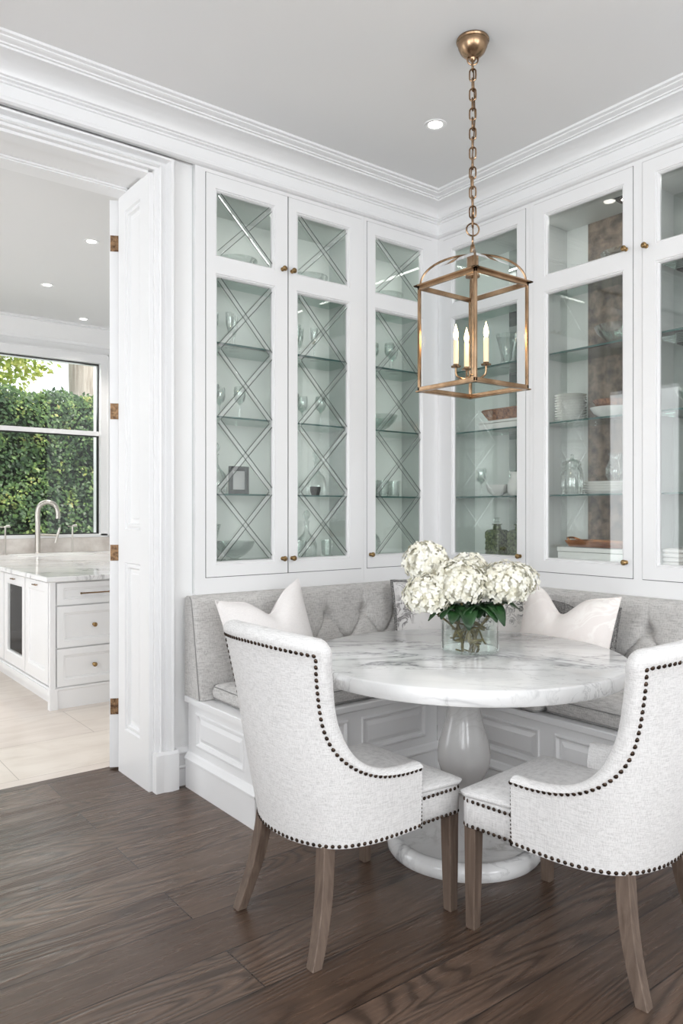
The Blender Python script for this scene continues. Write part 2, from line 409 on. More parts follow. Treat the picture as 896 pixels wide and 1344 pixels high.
# short baseboard between casing and bench
bp = [(0, 0), (.014, 0), (.014, .085), (.022, .092), (.022, .098), (.014, .104), (.012, .155), (.020, .165), (.020, .172), (.008, .19), (0, .195)]
mb = MB(); mb.sweep([[(-1.812, .03-w, z) for w, z in bp], [(-1.716, .03-w, z) for w, z in bp]]); S('baseboard_back', mb, M['paint'], smooth=20)
MJ = Matrix(((0, 0, -1, DR), (-1, 0, 0, 0), (0, 1, 0, 0), (0, 0, 0, 1)))
mb = MB(MJ)
J0, J1 = -.425, -.036
ops = [(J0+.085, J1-.105, .235, 1.105), (J0+.085, J1-.105, 1.275, 2.93)]
frame_front(mb, J0, J1, 0, HEAD-.01, ops, 0, .022)
for (a, b_, c, d) in ops:
    rings_rect(mb, a, b_, c, d, [(0, .022), (.006, .010), (.016, .016), (.026, .016), (.032, .002), (.044, -.004), (.060, .004), (.066, .004)], True)
mb.box((J0, 1.183, .0215), (J1-.03, 1.187, .0225))
S('trim_5', mb, M['paint'], smooth=20)
# soffit of the doorway with steps
mb = MB()
mb.box((DL, .045, HEAD-.014), (DR-.022, .12, HEAD)); mb.box((DL, .12, HEAD-.008), (DR-.022, .135, HEAD)); mb.box((DL, .30, HEAD-.008), (DR-.022, .315, HEAD)); mb.box((DL, .315, HEAD-.014), (DR-.022, .425, HEAD+.02))
S('trim_6', mb, M['paint'], smooth=0)

# door leaf standing open into the kitchen
door = S('door_1', MB(), M['paint'])
dloc = Matrix.Translation((-1.978, .468, 0)) @ Matrix.Rotation(R(62), 4, 'Z')
mb = MB(dloc)
mb.box((0, -.058, .012), (.82, 0, 3.02))
for (c, d) in ((.25, 1.1), (1.28, 2.9)):
    for yy, sg in ((0.0, 1), (-.058, -1)):
        rs = [[(.1+i, yy+sg*w, c+i), (.72-i, yy+sg*w, c+i), (.72-i, yy+sg*w, d-i), (.1+i, yy+sg*w, d-i)] for i, w in ((0, .0), (.01, .008), (.03, .008), (.04, .002))]
        mb.loft(rs, True, False)
door.data = mb.build('door_leaf_source', M['paint'], smooth=0).data
bpy.data.objects.remove(bpy.data.objects['door_leaf_source'])
for hz in (.335, 1.15, 1.90, 2.79):
    mb = MB(dloc)
    mb.box((-.003, -.060, hz-.042), (0, -.004, hz+.042))
    mb.tube([(-.006, -.062, hz-.045), (-.006, -.062, hz+.045)], .006, 8)
    for a, b_ in ((-.02, .02), (.02, -.025), (0, .0)):
        mb.sphere((-.003, -.030+a*.6, hz+b_), .004, 6, 4)
    mb.build('door_hinge', M['hinge'], door, smooth=30)
mb = MB(dloc)
mb.tube([(.745, .0, 1.0), (.745, .05, 1.0)], .012, 10); mb.sphere((.745, .06, 1.0), .026); mb.tube([(.745, -.058, 1.0), (.745, -.10, 1.0)], .012, 10); mb.sphere((.745, -.115, 1.0), .026)
mb.build('door_handle', M['knob'], door)

# ------------------------------------------------------------------ glazed wall cabinets
DOORV = (1.031, 3.094)
LO = (1.113, 2.572); UP = (2.688, 3.006)
SH = (1.462, 1.866, 2.250, 2.635)
def knob(Mx, u, v, parent):
    mb = MB(Mx @ Matrix.Translation((u, v, .004)))
    prof = [(.001, 0), (.011, 0), (.011, .003), (.005, .006), (.004, .014), (.010, .018), (.0145, .024), (.0145, .029), (.010, .035), (.001, .037)]
    mb.lathe(prof, n=14); return mb.build('knob', M['knob'], parent)
def lattice(Mx, a, b_, c, d, nx, parent):
    """stacked X strips of bevelled glass with lead edges"""
    g = MB(Mx); ln = MB(Mx); h = (d-c)/nx; w = .013
    for k in range(nx):
        z0, z1 = c+k*h, c+(k+1)*h
        for (p, q, ww) in (((a, z0), (b_, z1), -.005), ((a, z1), (b_, z0), -.004)):
            p = Vector(p); q = Vector(q); t = (q-p).normalized(); nn = Vector((-t.y, t.x))
            p2 = p+t*w*1.1; q2 = q-t*w*1.1
            def pt(s, o, wz): v = s+nn*o; return (min(max(v.x, a+.001), b_-.001), min(max(v.y, z0+.0005), z1-.0005), ww+wz)
            g.add([pt(p2, -w, 0), pt(q2, -w, 0), pt(q2, -w*.45, .003), pt(p2, -w*.45, .003), pt(q2, w*.45, .003), pt(p2, w*.45, .003), pt(q2, w, 0), pt(p2, w, 0)],
                  [(0, 1, 2, 3), (3, 2, 4, 5), (5, 4, 6, 7)])
            for o in (-w, w):
                e0, e1 = pt(p2, o, .001), pt(q2, o, .001)
                ln.tube([e0, e1], .0017, 4)
    pn = g.build('bevelled_lattice', M['bevel'], parent, smooth=0, recalc=False)
    ln.build('lead_line', M['lead'], parent, smooth=0)
    return pn
def cab_door(Mx, u0, u1, knobs, side, parent, lat=False, stl=.075, str_=.075):
    mb = MB(Mx); g = .0034
    a, b_ = u0+stl, u1-str_
    ops = [(a-.016, b_+.016, LO[0]-.016, LO[1]+.016), (a-.016, b_+.016, UP[0]-.016, UP[1]+.016)]
    frame_front(mb, u0+g, u1-g, DOORV[0]+g, DOORV[1]-g, ops, -.022, .004)
    for (p, q, c, d) in ops:
        rings_rect(mb, p, q, c, d, [(0, .004), (.002, -.002), (.007, .001), (.010, -.002), (.015, -.012), (.016, -.022)])
    d_ = mb.build('door', M['paint'], parent, smooth=20)
    for (c, d) in (LO, UP):
        p = MB(Mx); p.box((a-.001, c-.001, -.017), (b_+.001, d+.001, -.014)); p.build('glass_pane', M['pane'], d_, smooth=0)
    if lat:
        lattice(Mx, a, b_, LO[0], LO[1], 4, d_); lattice(Mx, a, b_, UP[0], UP[1], 1, d_)
    for kv in knobs:
        knob(Mx, (u1-.038 if side > 0 else u0+.024), kv, d_)
    return d_
def cabinet(name_label, Mx, u0, u1, doors, group, backs, holes, D=.33, lining='sage'):
    """doors: (u0,u1,knobs,side,lattice,stl,str); holes: (u0,u1) openings in the face frame"""
    root = empty('display_cabinet', tuple(Mx @ Vector(((u0+u1)/2, .955, -.1))), label=name_label, cat='display cabinet', group=group)
    Mi = Matrix.Translation(-root.location) @ Mx
    v0, v1 = .955, 3.112
    mb = MB(Mi)
    us = u0+.0005
    for (a, b_) in holes:
        mb.box((us, v0, -.022), (a, v1, 0)); mb.box((a, v0, -.022), (b_, DOORV[0], 0)); mb.box((a, DOORV[1], -.022), (b_, v1, 0)); us = b_
    mb.box((us, v0, -.022), (u1-.0005, v1, 0))
    mb.build('face_frame', M['paint'], root, smooth=0)
    mb = MB(Mi)
    parts = sorted(set([u0] + [.5*(holes[i][1]+holes[i+1][0]) for i in range(len(holes)-1)] + [u1]))
    for i, pu in enumerate(parts):
        a = pu+.001 if i == 0 else (pu-.017 if i == len(parts)-1 else pu-.009)
        mb.box((a, v0+.001, -D), (a+.018 if i != len(parts)-1 else pu-.001, v1-.001, -.0225))
    mb.box((u0+.02, v0+.001, -D), (u1-.02, 1.10, -.0225)); mb.box((u0+.02, 3.02, -D), (u1-.02, v1-.001, -.0225))
    mb.build('carcass', M[lining], root, smooth=0)
    for (a, b_, mt, w) in backs:
        mb = MB(Mi); mb.box((a, 1.10, -D-.004), (b_, 3.02, w)); mb.build('back_panel', M[mt], root, smooth=0)
    for i in range(len(parts)-1):
        for sv in SH:
            mb = MB(Mi); a, b_ = parts[i]+.022, parts[i+1]-.022
            mb.box((a, sv-.009, -D+.014), (b_, sv, -.043)); sh = mb.build('glass_shelf', M['shelf'], root, smooth=0)
            e = MB(Mi); e.box((a, sv-.009, -.043), (b_, sv, -.0415)); e.build('shelf_edge', M['edge'], sh, smooth=0)
    mb = MB(Mi)                                                                                        # dark strips laid in the door gaps as painted-in shade
    for (a, b_) in holes:
        for (p, q, r_, s_) in ((a, a+.0032, DOORV[0], DOORV[1]), (b_-.0032, b_, DOORV[0], DOORV[1]), (a, b_, DOORV[0], DOORV[0]+.0032), (a, b_, DOORV[1]-.0032, DOORV[1])):
            mb.box((p, r_, -.022), (q, s_, -.0015))
    for d in doors[:-1]:
        if abs(d[1]-doors[1][0]) < .01: mb.box((d[1]-.0032, DOORV[0], -.022), (d[1]+.0032, DOORV[1], -.0015))
    mb.build('gap_shade', M['dark'], root, smooth=0)
    for (a, b_, kn, sd, lat, sl, sr) in doors: cab_door(Mi, a, b_, kn, sd, root, lat, sl, sr)
    return root
G_ = 'glazed cabinets around the banquette'
KN2 = (1.113, 2.686)
cabinet('wide white cabinet with a pair of crisscross leaded glass doors beside the doorway', MA, -1.716, -.6165,
        [(-1.659, -1.158, KN2, 1, True, .072, .099), (-1.158, -.637, KN2, -1, True, .073, .105)], G_, [(-1.70, -.63, 'silver', -.322)], [(-1.659, -.637)])
cabinet('narrow white cabinet with one crisscross leaded glass door, next to the room corner', MA, -.6165, 0,
        [(-.597, -.061, KN2[:1], -1, True, .077, .092)], G_, [(-.60, -.02, 'silver', -.322)], [(-.597, -.061)])
cabinet('white single-door cabinet with plain glass behind the hanging lantern', MBm, 0, .7245,
        [(.042, .698, KN2[:1], 1, False, .092, .073)], G_, [(.02, .31, 'sage', -.322), (.31, .71, 'mirror', -.322)], [(.042, .698)])
cabinet('white plain-glass cabinet with two doors holding plates, right of the lantern', MBm, .7245, 2.115,
        [(.751, 1.364, KN2, 1, False, .091, .068), (1.411, 2.05, (2.672,), -1, False, .088, .088)], G_,
        [(.74, .885, 'pale', -.322), (.885, 1.375, 'hornb', -.322), (1.395, 2.10, 'mirror', -.322)], [(.751, 1.364), (1.411, 2.05)], lining='pale')

# ------------------------------------------------------------------ banquette bench
bench = empty('banquette_bench', (-.65, -.65, 0), label='built-in white L-shaped bench with raised panels under the grey seat cushions', cat='bench')
T0 = Matrix.Translation((.65, .65, 0))
BX, BY, EX, BE = -.66, -.65, -1.755, -3.1
def panel_face(Mx, u0, u1, ops, v0, v1, name):
    mb = MB(T0 @ Mx)
    if ops:
        us = u0
        for (a, b_) in ops:
            mb.box((us, v0, -.02), (a, v1, 0)); mb.box((a, v0, -.02), (b_, .215, 0)); mb.box((a, .385, -.02), (b_, v1, 0))
            rings_rect(mb, a, b_, .215, .385, [(0, 0), (.006, .006), (.012, .006), (.020, -.008), (.030, -.010), (.050, -.002)], True); us = b_
        mb.box((us, v0, -.02), (u1, v1, 0))
    return mb.build(name, M['paint'], bench, smooth=20)
Fend = Matrix(((0, 0, -1, EX), (-1, 0, 0, 0), (0, 1, 0, 0), (0, 0, 0, 1)))
Ffront = Matrix(((1, 0, 0, 0), (0, 0, -1, BY), (0, 1, 0, 0), (0, 0, 0, 1)))
Fright = Matrix(((0, 0, -1, BX), (-1, 0, 0, 0), (0, 1, 0, 0), (0, 0, 0, 1)))
panel_face(Fend, .005, .63, [(.085, .555)], 0, .418, 'end_panel')
panel_face(Ffront, EX, BX-.001, [(EX+.08, -1.25), (-1.17, -.74)], 0, .418, 'front_panel')
panel_face(Fright, .651, 3.1, [(.74, 1.30), (1.38, 1.94), (2.02, 2.58)], 0, .418, 'front_panel')
bb = [(0, 0), (.016, 0), (.016, .135), (.024, .142), (.024, .150), (.016, .158), (.008, .172), (0, .178)]
mb = MB(T0)
mb.sweep([[(EX-w, -.005, z) for w, z in bb], [(EX-w, BY-w, z) for w, z in bb], [(BX-w, BY-w, z) for w, z in bb], [(BX-w, BE, z) for w, z in bb]])
mb.build('baseboard', M['paint'], bench, smooth=20)
mb = MB(T0)                                                 # recess line under the lid
mb.box((EX+.004, BY+.004, .40), (BX+.3, -.01, .4235)); mb.box((BX+.004, BE, .40), (-.005, BY+.004, .4235)); mb.build('shadow_gap', M['dark'], bench, smooth=0)
def L_poly(x0, yf, xr, ye): return [(x0, -.003), (x0, yf), (xr, yf), (xr, ye), (-.003, ye), (-.003, -.003)]
mb = MB(T0)
rs = [[(x, y, z) for x, y in L_poly(EX-e, BY-e, BX-e, BE)] for z, e in ((.423, .012), (.427, .022), (.450, .022), (.455, .016))]
mb.loft(rs); mb.build('seat_ledge', M['paint'], bench, smooth=30)

# seat cushions ----------------------------------------------------------------
def rrect(x0, y0, x1, y1, r, n=5):
    pts = []
    for cx, cy, a0 in ((x1-r, y1-r, 0), (x0+r, y1-r, 90), (x0+r, y0+r, 180), (x1-r, y0+r, 270)):
        for k in range(n+1):
            a = R(a0+90*k/n); pts.append((cx+r*cos(a), cy+r*sin(a)))
    return pts
def cushion(x0, y0, x1, y1, z0, h, label, group):
    cx, cy = (x0+x1)/2, (y0+y1)/2
    root = empty('seat_cushion', (cx, cy, z0), label=label, cat='cushion', group=group)
    mb = MB(); prof = [(0, .02), (.006, .006), (.016, .0), (h*.5, -.006), (h-.018, 0), (h-.008, .004), (h, .018), (h+.006, .05), (h+.012, .12), (h+.015, .20)]
    rs = [[(x-cx, y-cy, z) for x, y in rrect(x0+i, y0+i, x1-i, y1-i, max(.004, .028-i*.1 if i > 0 else .028))] for z, i in prof]
    mb.loft(rs); mb.build('cushion_cover', M['grey'], root, smooth=50)
    for zz in (.012, h-.010):
        p = MB(); p.tube([(x-cx, y-cy, zz) for x, y in rrect(x0-.001, y0-.001, x1+.001, y1+.001, .028)], .0026, 6, closed=True)
        p.build('piping', M['greyd'], root, smooth=60)
    return root
M['greyd'] = plain('grey_piping', (.27, .265, .26), .9)
GC = 'grey linen seat cushions on the bench'
cushion(-1.715, -.635, -.70, -.175, .457, .078, 'grey linen seat cushion on the bench below the leaded glass doors', GC)
cushion(-.69, -1.30, -.175, -.175, .457, .078, 'grey linen seat cushion in the corner of the bench', GC)
cushion(-.64, -3.05, -.175, -1.31, .457, .078, 'grey linen seat cushion on the right bench beyond the right chair', GC)

# tufted backrests ---------------------------------------------------------------
def backrest(Mx, u0, u1, btn0, sp, label, end_left):
    root = empty('tufted_backrest', tuple(Mx @ Vector(((u0+u1)/2, .457, .08))), label=label, cat='backrest', group='tufted grey backrests of the banquette')
    Mi = Matrix.Translation(-root.location) @ Mx
    vt, vb = .952, .457
    bt = []; k = -20
    while k < 40:
        u = btn0+k*sp
        if u0+.42 < u < u1-.05: bt.append((u, .800))
        u2 = u+sp/2
        if u0+.42 < u2 < u1-.05: bt.append((u2, .64))
        k += 1
    segs = []
    for (a, v) in bt:
        if v > .7:
            segs.append(((a, v), (a-sp/2, .64))); segs.append(((a, v), (a+sp/2, .64))); segs.append(((a, v), (a, .95)))
        else: segs.append(((a, v), (a, .457)))
    def dseg(p, s):
        (ax, ay), (bx, by) = s; dx, dy = bx-ax, by-ay; t = max(0, min(1, ((p[0]-ax)*dx+(p[1]-ay)*dy)/(dx*dx+dy*dy)))
        return math.hypot(p[0]-ax-t*dx, p[1]-ay-t*dy), t
    def wf(u, v):
        k = (v-vb)/(vt-vb); w = .172-.088*k
        for s in segs:
            if abs(u-s[0][0]) > sp*.75: continue
            d, t = dseg((u, v), s)
            vert = abs(s[0][0]-s[1][0]) < 1e-6
            amp = (.006*(1-t) if vert and s[0][1] > .7 else .010)
            w -= amp*1.9*exp(-d/.007)+amp*.7*exp(-d/.04)
        for (a, b_) in bt:
            d2 = (u-a)**2+(v-b_)**2
            if d2 < .02: w -= .026*exp(-d2/.0011)
        eu = min(u-u0, u1-u)
        if eu < .02: w -= .012*(1-sqrt(max(0, 1-(1-eu/.02)**2)))
        return w
    nu = int((u1-u0)/.0085); rows = []
    vs = [vb+(.91-vb)*j/54 for j in range(55)]
    for j, v in enumerate(vs):
        rows.append([(u0+(u1-u0)*i/nu, v, wf(u0+(u1-u0)*i/nu, v)) for i in range(nu+1)])
    last = rows[-1]
    for q in range(1, 9):
        a = q/8*pi/2
        rows.append([(u, .91+.042*sin(a), w-(w-.035)*(1-cos(a))*.75) for (u, v, w) in last])
    rows.append([(u, .952, .03) for (u, v, w) in last]); rows.append([(u, .94, .004) for (u, v, w) in last]); rows.append([(u, vb, .004) for (u, v, w) in last])
    mb = MB(Mi); mb.grid(rows)
    for idx in (0, nu): mb.add([r[idx] for r in rows], [tuple(range(len(rows)))])
    mb.build('upholstery', M['grey'], root, smooth=55)
    for (a, b_) in bt:
        m2 = MB(Mi @ Matrix.Translation((a, b_, wf(a, b_)+.001)))
        m2.lathe([(.0005, -.004), (.011, -.002), (.012, .002), (.009, .006), (.004, .008), (.0005, .0085)], n=12); m2.build('button', M['grey'], root)
    pp = MB(Mi)
    e = 0 if end_left else nu
    pts = [(r[e][0], r[e][1], r[e][2]+.001) for r in rows[::3] if r[e][2] > .055]
    pp.tube(pts, .003, 6); pp.build('piping', M['greyd'], root, smooth=60)
    return root
backrest(MA, -1.775, -.002, -.953, .256, 'grey linen tufted backrest along the wall with the leaded glass doors', True)
backrest(MBm, .172, 3.05, 1.49, .27, 'grey linen tufted backrest along the right wall behind the flowers', True)

# ------------------------------------------------------------------ pillows
def pillow(loc, rz, tilt, roll, w, h, th, mat, label, chop=.0, trim=None, chopx=0., group='throw pillows on the banquette', horn=0.):
    root = empty('throw_pillow', loc, label=label, cat='pillow', group=group)
    root.rotation_euler = (tilt, roll, rz)
    N = 26; Mx = Matrix(((1, 0, 0, 0), (0, 0, -1, 0), (0, 1, 0, h/2), (0, 0, 0, 1)))
    def pos(a, b_, sgn):
        x = a*w/2*(1-.05*(1-b_*b_)); y = b_*h/2*(1-.05*(1-a*a))
        prof_ = (max(0, 1-abs(a)**2.6)*max(0, 1-abs(b_)**2.6))**.55
        z = sgn*th/2*prof_
        g = exp(-((a-chopx)/.33)**2)
        top = max(0, (b_+.2)/1.2)**1.6
        y -= chop*g*top
        # crease folding down the centre of the chop
        cr = exp(-abs(a-chopx)/.10)*max(0, b_)**1.3
        z -= (th*.18*cr*(1 if sgn > 0 else -1)) * (1 if chop else 0)*prof_
        y += horn*max(0, b_)**3*abs(a)**3
        return (x, y, z)
    for sgn in (1, -1): pass
    mb = MB(Mx)
    for sgn in (1, -1): mb.grid([[pos(-1+2*i/N, -1+2*j/N, sgn) for i in range(N+1)] for j in range(N+1)])
    c = mb.build('pillow_cover', mat, root, smooth=80)
    pr = [pos(-1+2*i/N, -1, 1) for i in range(N)]+[pos(1, -1+2*i/N, 1) for i in range(N)]+[pos(1-2*i/N, 1, 1) for i in range(N)]+[pos(-1, 1-2*i/N, 1) for i in range(N)]
    if trim:
        p = MB(Mx); p.tube(pr, .009, 6, closed=True); p.build('pillow_trim', trim, root, smooth=60)
    else:
        p = MB(Mx); p.tube(pr, .0035, 5, closed=True); p.build('piping', mat, root, smooth=60)
    return root
PILL = pillow
pillow((-1.425, -.345, .562), R(3), R(-13), R(-9), .50, .41, .18, M['pill'], 'white pillow with chopped top on the bench above the left chair', chop=.095, chopx=.10, horn=.03)
pillow((-.385, -.31, .545), R(-18), R(-10), R(0), .41, .43, .13, M['patt'], 'grey scribble print pillow with tweed edge, left of the flowers in the bench corner', trim=M['tweed'])
pillow((-.335, -.83, .545), R(-82), R(-12), R(0), .40, .385, .12, M['patt2'], 'black and white print pillow right behind the flower vase', trim=M['velvet'])
pillow((-.27, -1.215, .545), R(-90), R(-10), R(0), .42, .37, .12, M['tweed'], 'dark grey tweed pillow mostly hidden behind the blush pillow', chop=.03)
pillow((-.44, -1.215, .545), R(-86), R(-12), R(5), .50, .44, .15, M['blush'], 'pale blush pillow with embroidered swirls on the right bench', chop=.10, chopx=-.12, horn=.025)

# ------------------------------------------------------------------ dining table
TC = (-1.176, -1.318)
tbl = empty('dining_table', (*TC, 0), label='round white marble pedestal dining table with grey veins', cat='table')
RT, TZ = .642, .79
mb = MB(); mb.lathe([(.001, TZ), (RT-.010, TZ), (RT-.004, TZ-.002), (RT, TZ-.007), (RT, TZ-.048), (RT-.005, TZ-.056), (RT-.03, TZ-.058), (.001, TZ-.058)], n=128)
mb.build('tabletop', M['marble'], tbl, smooth=40)
mb = MB()
pp = [(.001, .7315), (.13, .7315), (.13, .722), (.105, .712), (.085, .69), (.072, .65), (.067, .60), (.068, .56), (.075, .52), (.088, .475), (.101, .43), (.107, .39), (.105, .35), (.094, .315), (.078, .287), (.068, .272), (.068, .262), (.082, .258), (.084, .248), (.072, .240), (.064, .225), (.066, .205), (.078, .17), (.105, .125), (.15, .088), (.20, .066), (.25, .056), (.262, .054)]
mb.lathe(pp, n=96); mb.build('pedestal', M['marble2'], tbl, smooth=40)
mb = MB(); mb.lathe([(.255, .054), (.268, .056), (.276, .062), (.288, .062), (.300, .055), (.308, .042), (.312, .030), (.312, .012), (.304, 0), (.001, 0)], n=96)
mb.build('table_base', M['marble'], tbl, smooth=40)

# ------------------------------------------------------------------ chairs
def sm(e0, e1, x):
    t = max(0, min(1, (x-e0)/(e1-e0))); return t*t*(3-2*t)
def catmull(P, n=12):
    out = []
    for i in range(len(P)-1):
        p0 = P[max(i-1, 0)]; p1 = P[i]; p2 = P[i+1]; p3 = P[min(i+2, len(P)-1)]
        for k in range(n):
            t = k/n; out.append(tuple(.5*((2*p1[j])+(-p0[j]+p2[j])*t+(2*p0[j]-5*p1[j]+4*p2[j]-p3[j])*t*t+(-p0[j]+3*p1[j]-3*p2[j]+p3[j])*t**3) for j in range(len(p1))))
    out.append(tuple(P[-1])); return out
def make_chair(label):
    root = empty('dining_chair', (0, 0, 0), label=label, cat='chair', group='upholstered chairs at the marble table')
    base = catmull([(.128, .262), (.05, .266), (-.03, .266), (-.10, .256), (-.158, .237), (-.202, .205), (-.236, .155), (-.262, .08), (-.270, 0)], 14)
    L = [0]
    for i in range(1, len(base)): L.append(L[-1]+math.dist(base[i], base[i-1]))
    LT = L[-1]
    def at(a):
        a = max(0, min(LT, a))
        for i in range(1, len(L)):
            if L[i] >= a:
                t = (a-L[i-1])/(L[i]-L[i-1]); p = base[i-1]; q = base[i]
                dx, dy = q[0]-p[0], q[1]-p[1]; d = math.hypot(dx, dy)
                return (p[0]+dx*t, p[1]+dy*t, -dy/d*-1 if 0 else dy/d*-1*-1, 0) if 0 else (p[0]+dx*t, p[1]+dy*t, dy/d*-1*-1 if 0 else dy/d, -dx/d)
        return (*base[-1], -1, 0)
    def surf(a, z, o=0.):
        x, y, nx, ny = at(a)
        # smoothed outward normal
        x1, y1, n1, m1 = at(a-.02); x2, y2, n2, m2 = at(a+.02)
        nx, ny = nx+n1+n2, ny+m1+m2
        if a+.02 > LT: nx, ny = nx+(-1), ny*.6
        d = math.hypot(nx, ny); nx, ny = nx/d, ny/d
        k = (z-.335)/.615; w = sm(.12, -.22, x)
        bul = .006*sin(pi*max(0, min(1, k*1.4)))
        px = x+nx*(o+bul); py = y+ny*(o+bul)
        if a >= LT-1e-6: py = 0
        px -= .088*k*w*(1+.0*k); py *= 1+.40*max(k, 0)**1.5*w
        return (px, py, z)
    ac = None
    for i, p in enumerate(base):
        if p[0] < -.212: ac = L[i]; break
    nail = [(0, .530), (.07, .531), (.14, .540), (.20, .557), (.25, .583), (.292, .618), (.324, .660), (.345, .71), (.357, .77), (.363, .84), (.366, .90), (.366, .944)]
    s_ = ac/.366; nail = catmull([(a*s_, z) for a, z in nail], 5)
    top = [(ac+(LT-ac)*t, .947+.012*sin(pi/2*t)) for t in [k/26 for k in range(0, 27)]]
    cols = []   # (a,z,ea,ez,scale)
    nn = len(nail)
    for i in range(nn):
        p = nail[max(0, i-1)]; q = nail[min(nn-1, i+1)]; da, dz = q[0]-p[0], q[1]-p[1]; d = math.hypot(da, dz)
        sc_ = .38+.62*sm(.53, .68, nail[i][1])
        cols.append((nail[i][0], nail[i][1], -dz/d, da/d, sc_, ac*i/(nn-1)))
    e0 = math.atan2(cols[-1][3], cols[-1][2]) % (2*pi)
    for q in range(1, 6):
        an = e0+(pi/2-e0)*q/6; cols.append((ac+.0003*q, .945+.0004*q, cos(an), sin(an), 1, ac+.0003*q))
    for (a, z) in top[1:]:
        cols.append((a, z, 0, 1, 1, a))
    full = [(c, 1) for c in cols]+[(c, -1) for c in cols[-2::-1]]
    NR = 13
    def column(c, sy):
        a, z, ea, ez, s, ab = c; T = .052+.030*sm(.4, 1, s)
        pts = []
        for r in range(NR+1):
            t = r/NR; pts.append(surf(ab+(a-ab)*(t**.9), .335+(z-.335)*t))
        for (e, o) in ((.010, .004), (.024, .002), (.038, -.010), (.046, -.028), (.046, -.048), (.036, -.066), (.018, -.078), (0, -.082)):
            ee, oo = e*s, (o if o > 0 else o*T/.082)
            pts.append(surf(a+ea*ee, z+ez*ee, oo))
        zi = .425
        for r in range(1, 9):
            t = r/8; pts.append(surf(a+(ab-a)*t, z+(zi-z)*t, -T-.012*sin(pi*t)))
        pts.append(surf(ab, .34, -.05))
        return [(x, y*sy, zz) for x, y, zz in pts]
    mb = MB(); grid = [column(c, sy) for c, sy in full]
    mb.grid(grid)
    for idx in (0, -1): mb.add(grid[idx], [tuple(range(len(grid[idx])))])
    mb.build('backrest', M['fab'], root, smooth=60)
    # seat
    mb = MB()
    rings = [(.335, .003), (.338, 0), (.42, 0), (.430, .002), (.433, .003), (.436, -.004), (.447, -.008), (.458, -.004), (.466, .010), (.472, .035), (.479, .085), (.483, .15), (.484, .2)]
    rs = []
    for z, i in rings:
        pts = rrect(-.215+i*.6, -.256+i, .330-i, .256-i, max(.01, .03-i*.05), 6)
        rs.append([(x, y*(1-.20*sm(.05, -.22, x)), z-(.010*sm(.15, .30, x) if z > .45 else 0)) for x, y in pts])
    mb.loft(rs); mb.build('seat', M['fab'], root, smooth=60)
    # nailheads
    mb = MB()
    def dome(p, nrm, r):
        nrm = Vector(nrm).normalized(); u = nrm.orthogonal().normalized(); v = nrm.cross(u); p = Vector(p)-nrm*.001
        rg = [[tuple(p+u*(r*f*cos(2*pi*k/7))+v*(r*f*sin(2*pi*k/7))+nrm*(r*g)) for k in range(7)] for f, g in ((1, 0), (.95, .3), (.6, .62))]
        mb.loft(rg)
    def along(path, nrmf, sp, r):
        acc = 0; last = Vector(path[0][0]); dome(path[0][0], path[0][1], r)
        for p, nr in path[1:]:
            p = Vector(p); d = (p-last).length
            while acc+d >= sp:
                f = (sp-acc)/d; q = last+(p-last)*f; dome(q, nr, r); last = q; d = (p-last).length; acc = 0
            acc += d; last = p
    def nrm_at(a, z, sy):
        p = Vector(surf(a, z)); q = Vector(surf(a, z, .01)); d = q-p; return (d.x, d.y*sy, .0)
    def mir(p, sy): return (p[0], p[1]*sy, p[2])
    path = []
    for c, sy in full:
        path.append((mir(surf(c[0], c[1], .0005), sy), nrm_at(c[0], c[1], sy)))
    along(path, None, .0205, .0074)
    low = [(LT*i/60, 1) for i in range(61)]+[(LT*i/60, -1) for i in range(59, -1, -1)]
    along([(mir(surf(a, .343, .0005), sy), nrm_at(a, .343, sy)) for a, sy in low], None, .0205, .0068)
    for sy in (1, -1):
        along([((.130, sy*.2625, z), (0, sy, 0)) for z in (.335, .40, .46, .522)], None, .0125, .0042)
    fr = [(.136, .257), (.300, .257), (.321, .248), (.330, .228), (.331, 0), (.330, -.228), (.321, -.248), (.300, -.257), (.136, -.257)]
    for zz in (.343, .424):
        along([((x, y, zz), ((0, 1 if y > 0 else -1, 0) if abs(y) > .25 else ((1, 0, 0) if abs(y) < .23 else (1, 1 if y > 0 else -1, 0)))) for x, y in fr], None, .0205, .0066)
    mb.build('nailhead_trim', M['nail'], root, smooth=50)
    # legs
    def leg(secs):
        m2 = MB(); m2.loft([[(x-h, y-h, z), (x+h, y-h, z), (x+h, y+h, z), (x-h, y+h, z)] for x, y, z, h in secs]); return m2.build('leg', M['leg'], root, smooth=0, bevel=.003)
    for sy in (1, -1):
        leg([(.298, sy*.226, .34, .0225), (.298, sy*.228, .17, .0205), (.298, sy*.230, 0, .0175)])
        leg(catmull([(-.196, sy*.176, .340, .022), (-.203, sy*.182, .27, .022), (-.220, sy*.195, .17, .021), (-.245, sy*.209, .08, .0195), (-.272, sy*.220, 0, .018)], 4))
    return root
ch1 = make_chair('ivory linen chair with nailhead trim, seen from behind at the left of the table')
ch1.location = (-1.868, -1.392, 0); ch1.rotation_euler.z = R(0)
ch2 = copy_tree(ch1); ch2['label'] = 'ivory linen chair with nailhead trim, cut off by the right edge of the photo'
ch2.location = (-1.334, -2.020, 0); ch2.rotation_euler.z = R(96)

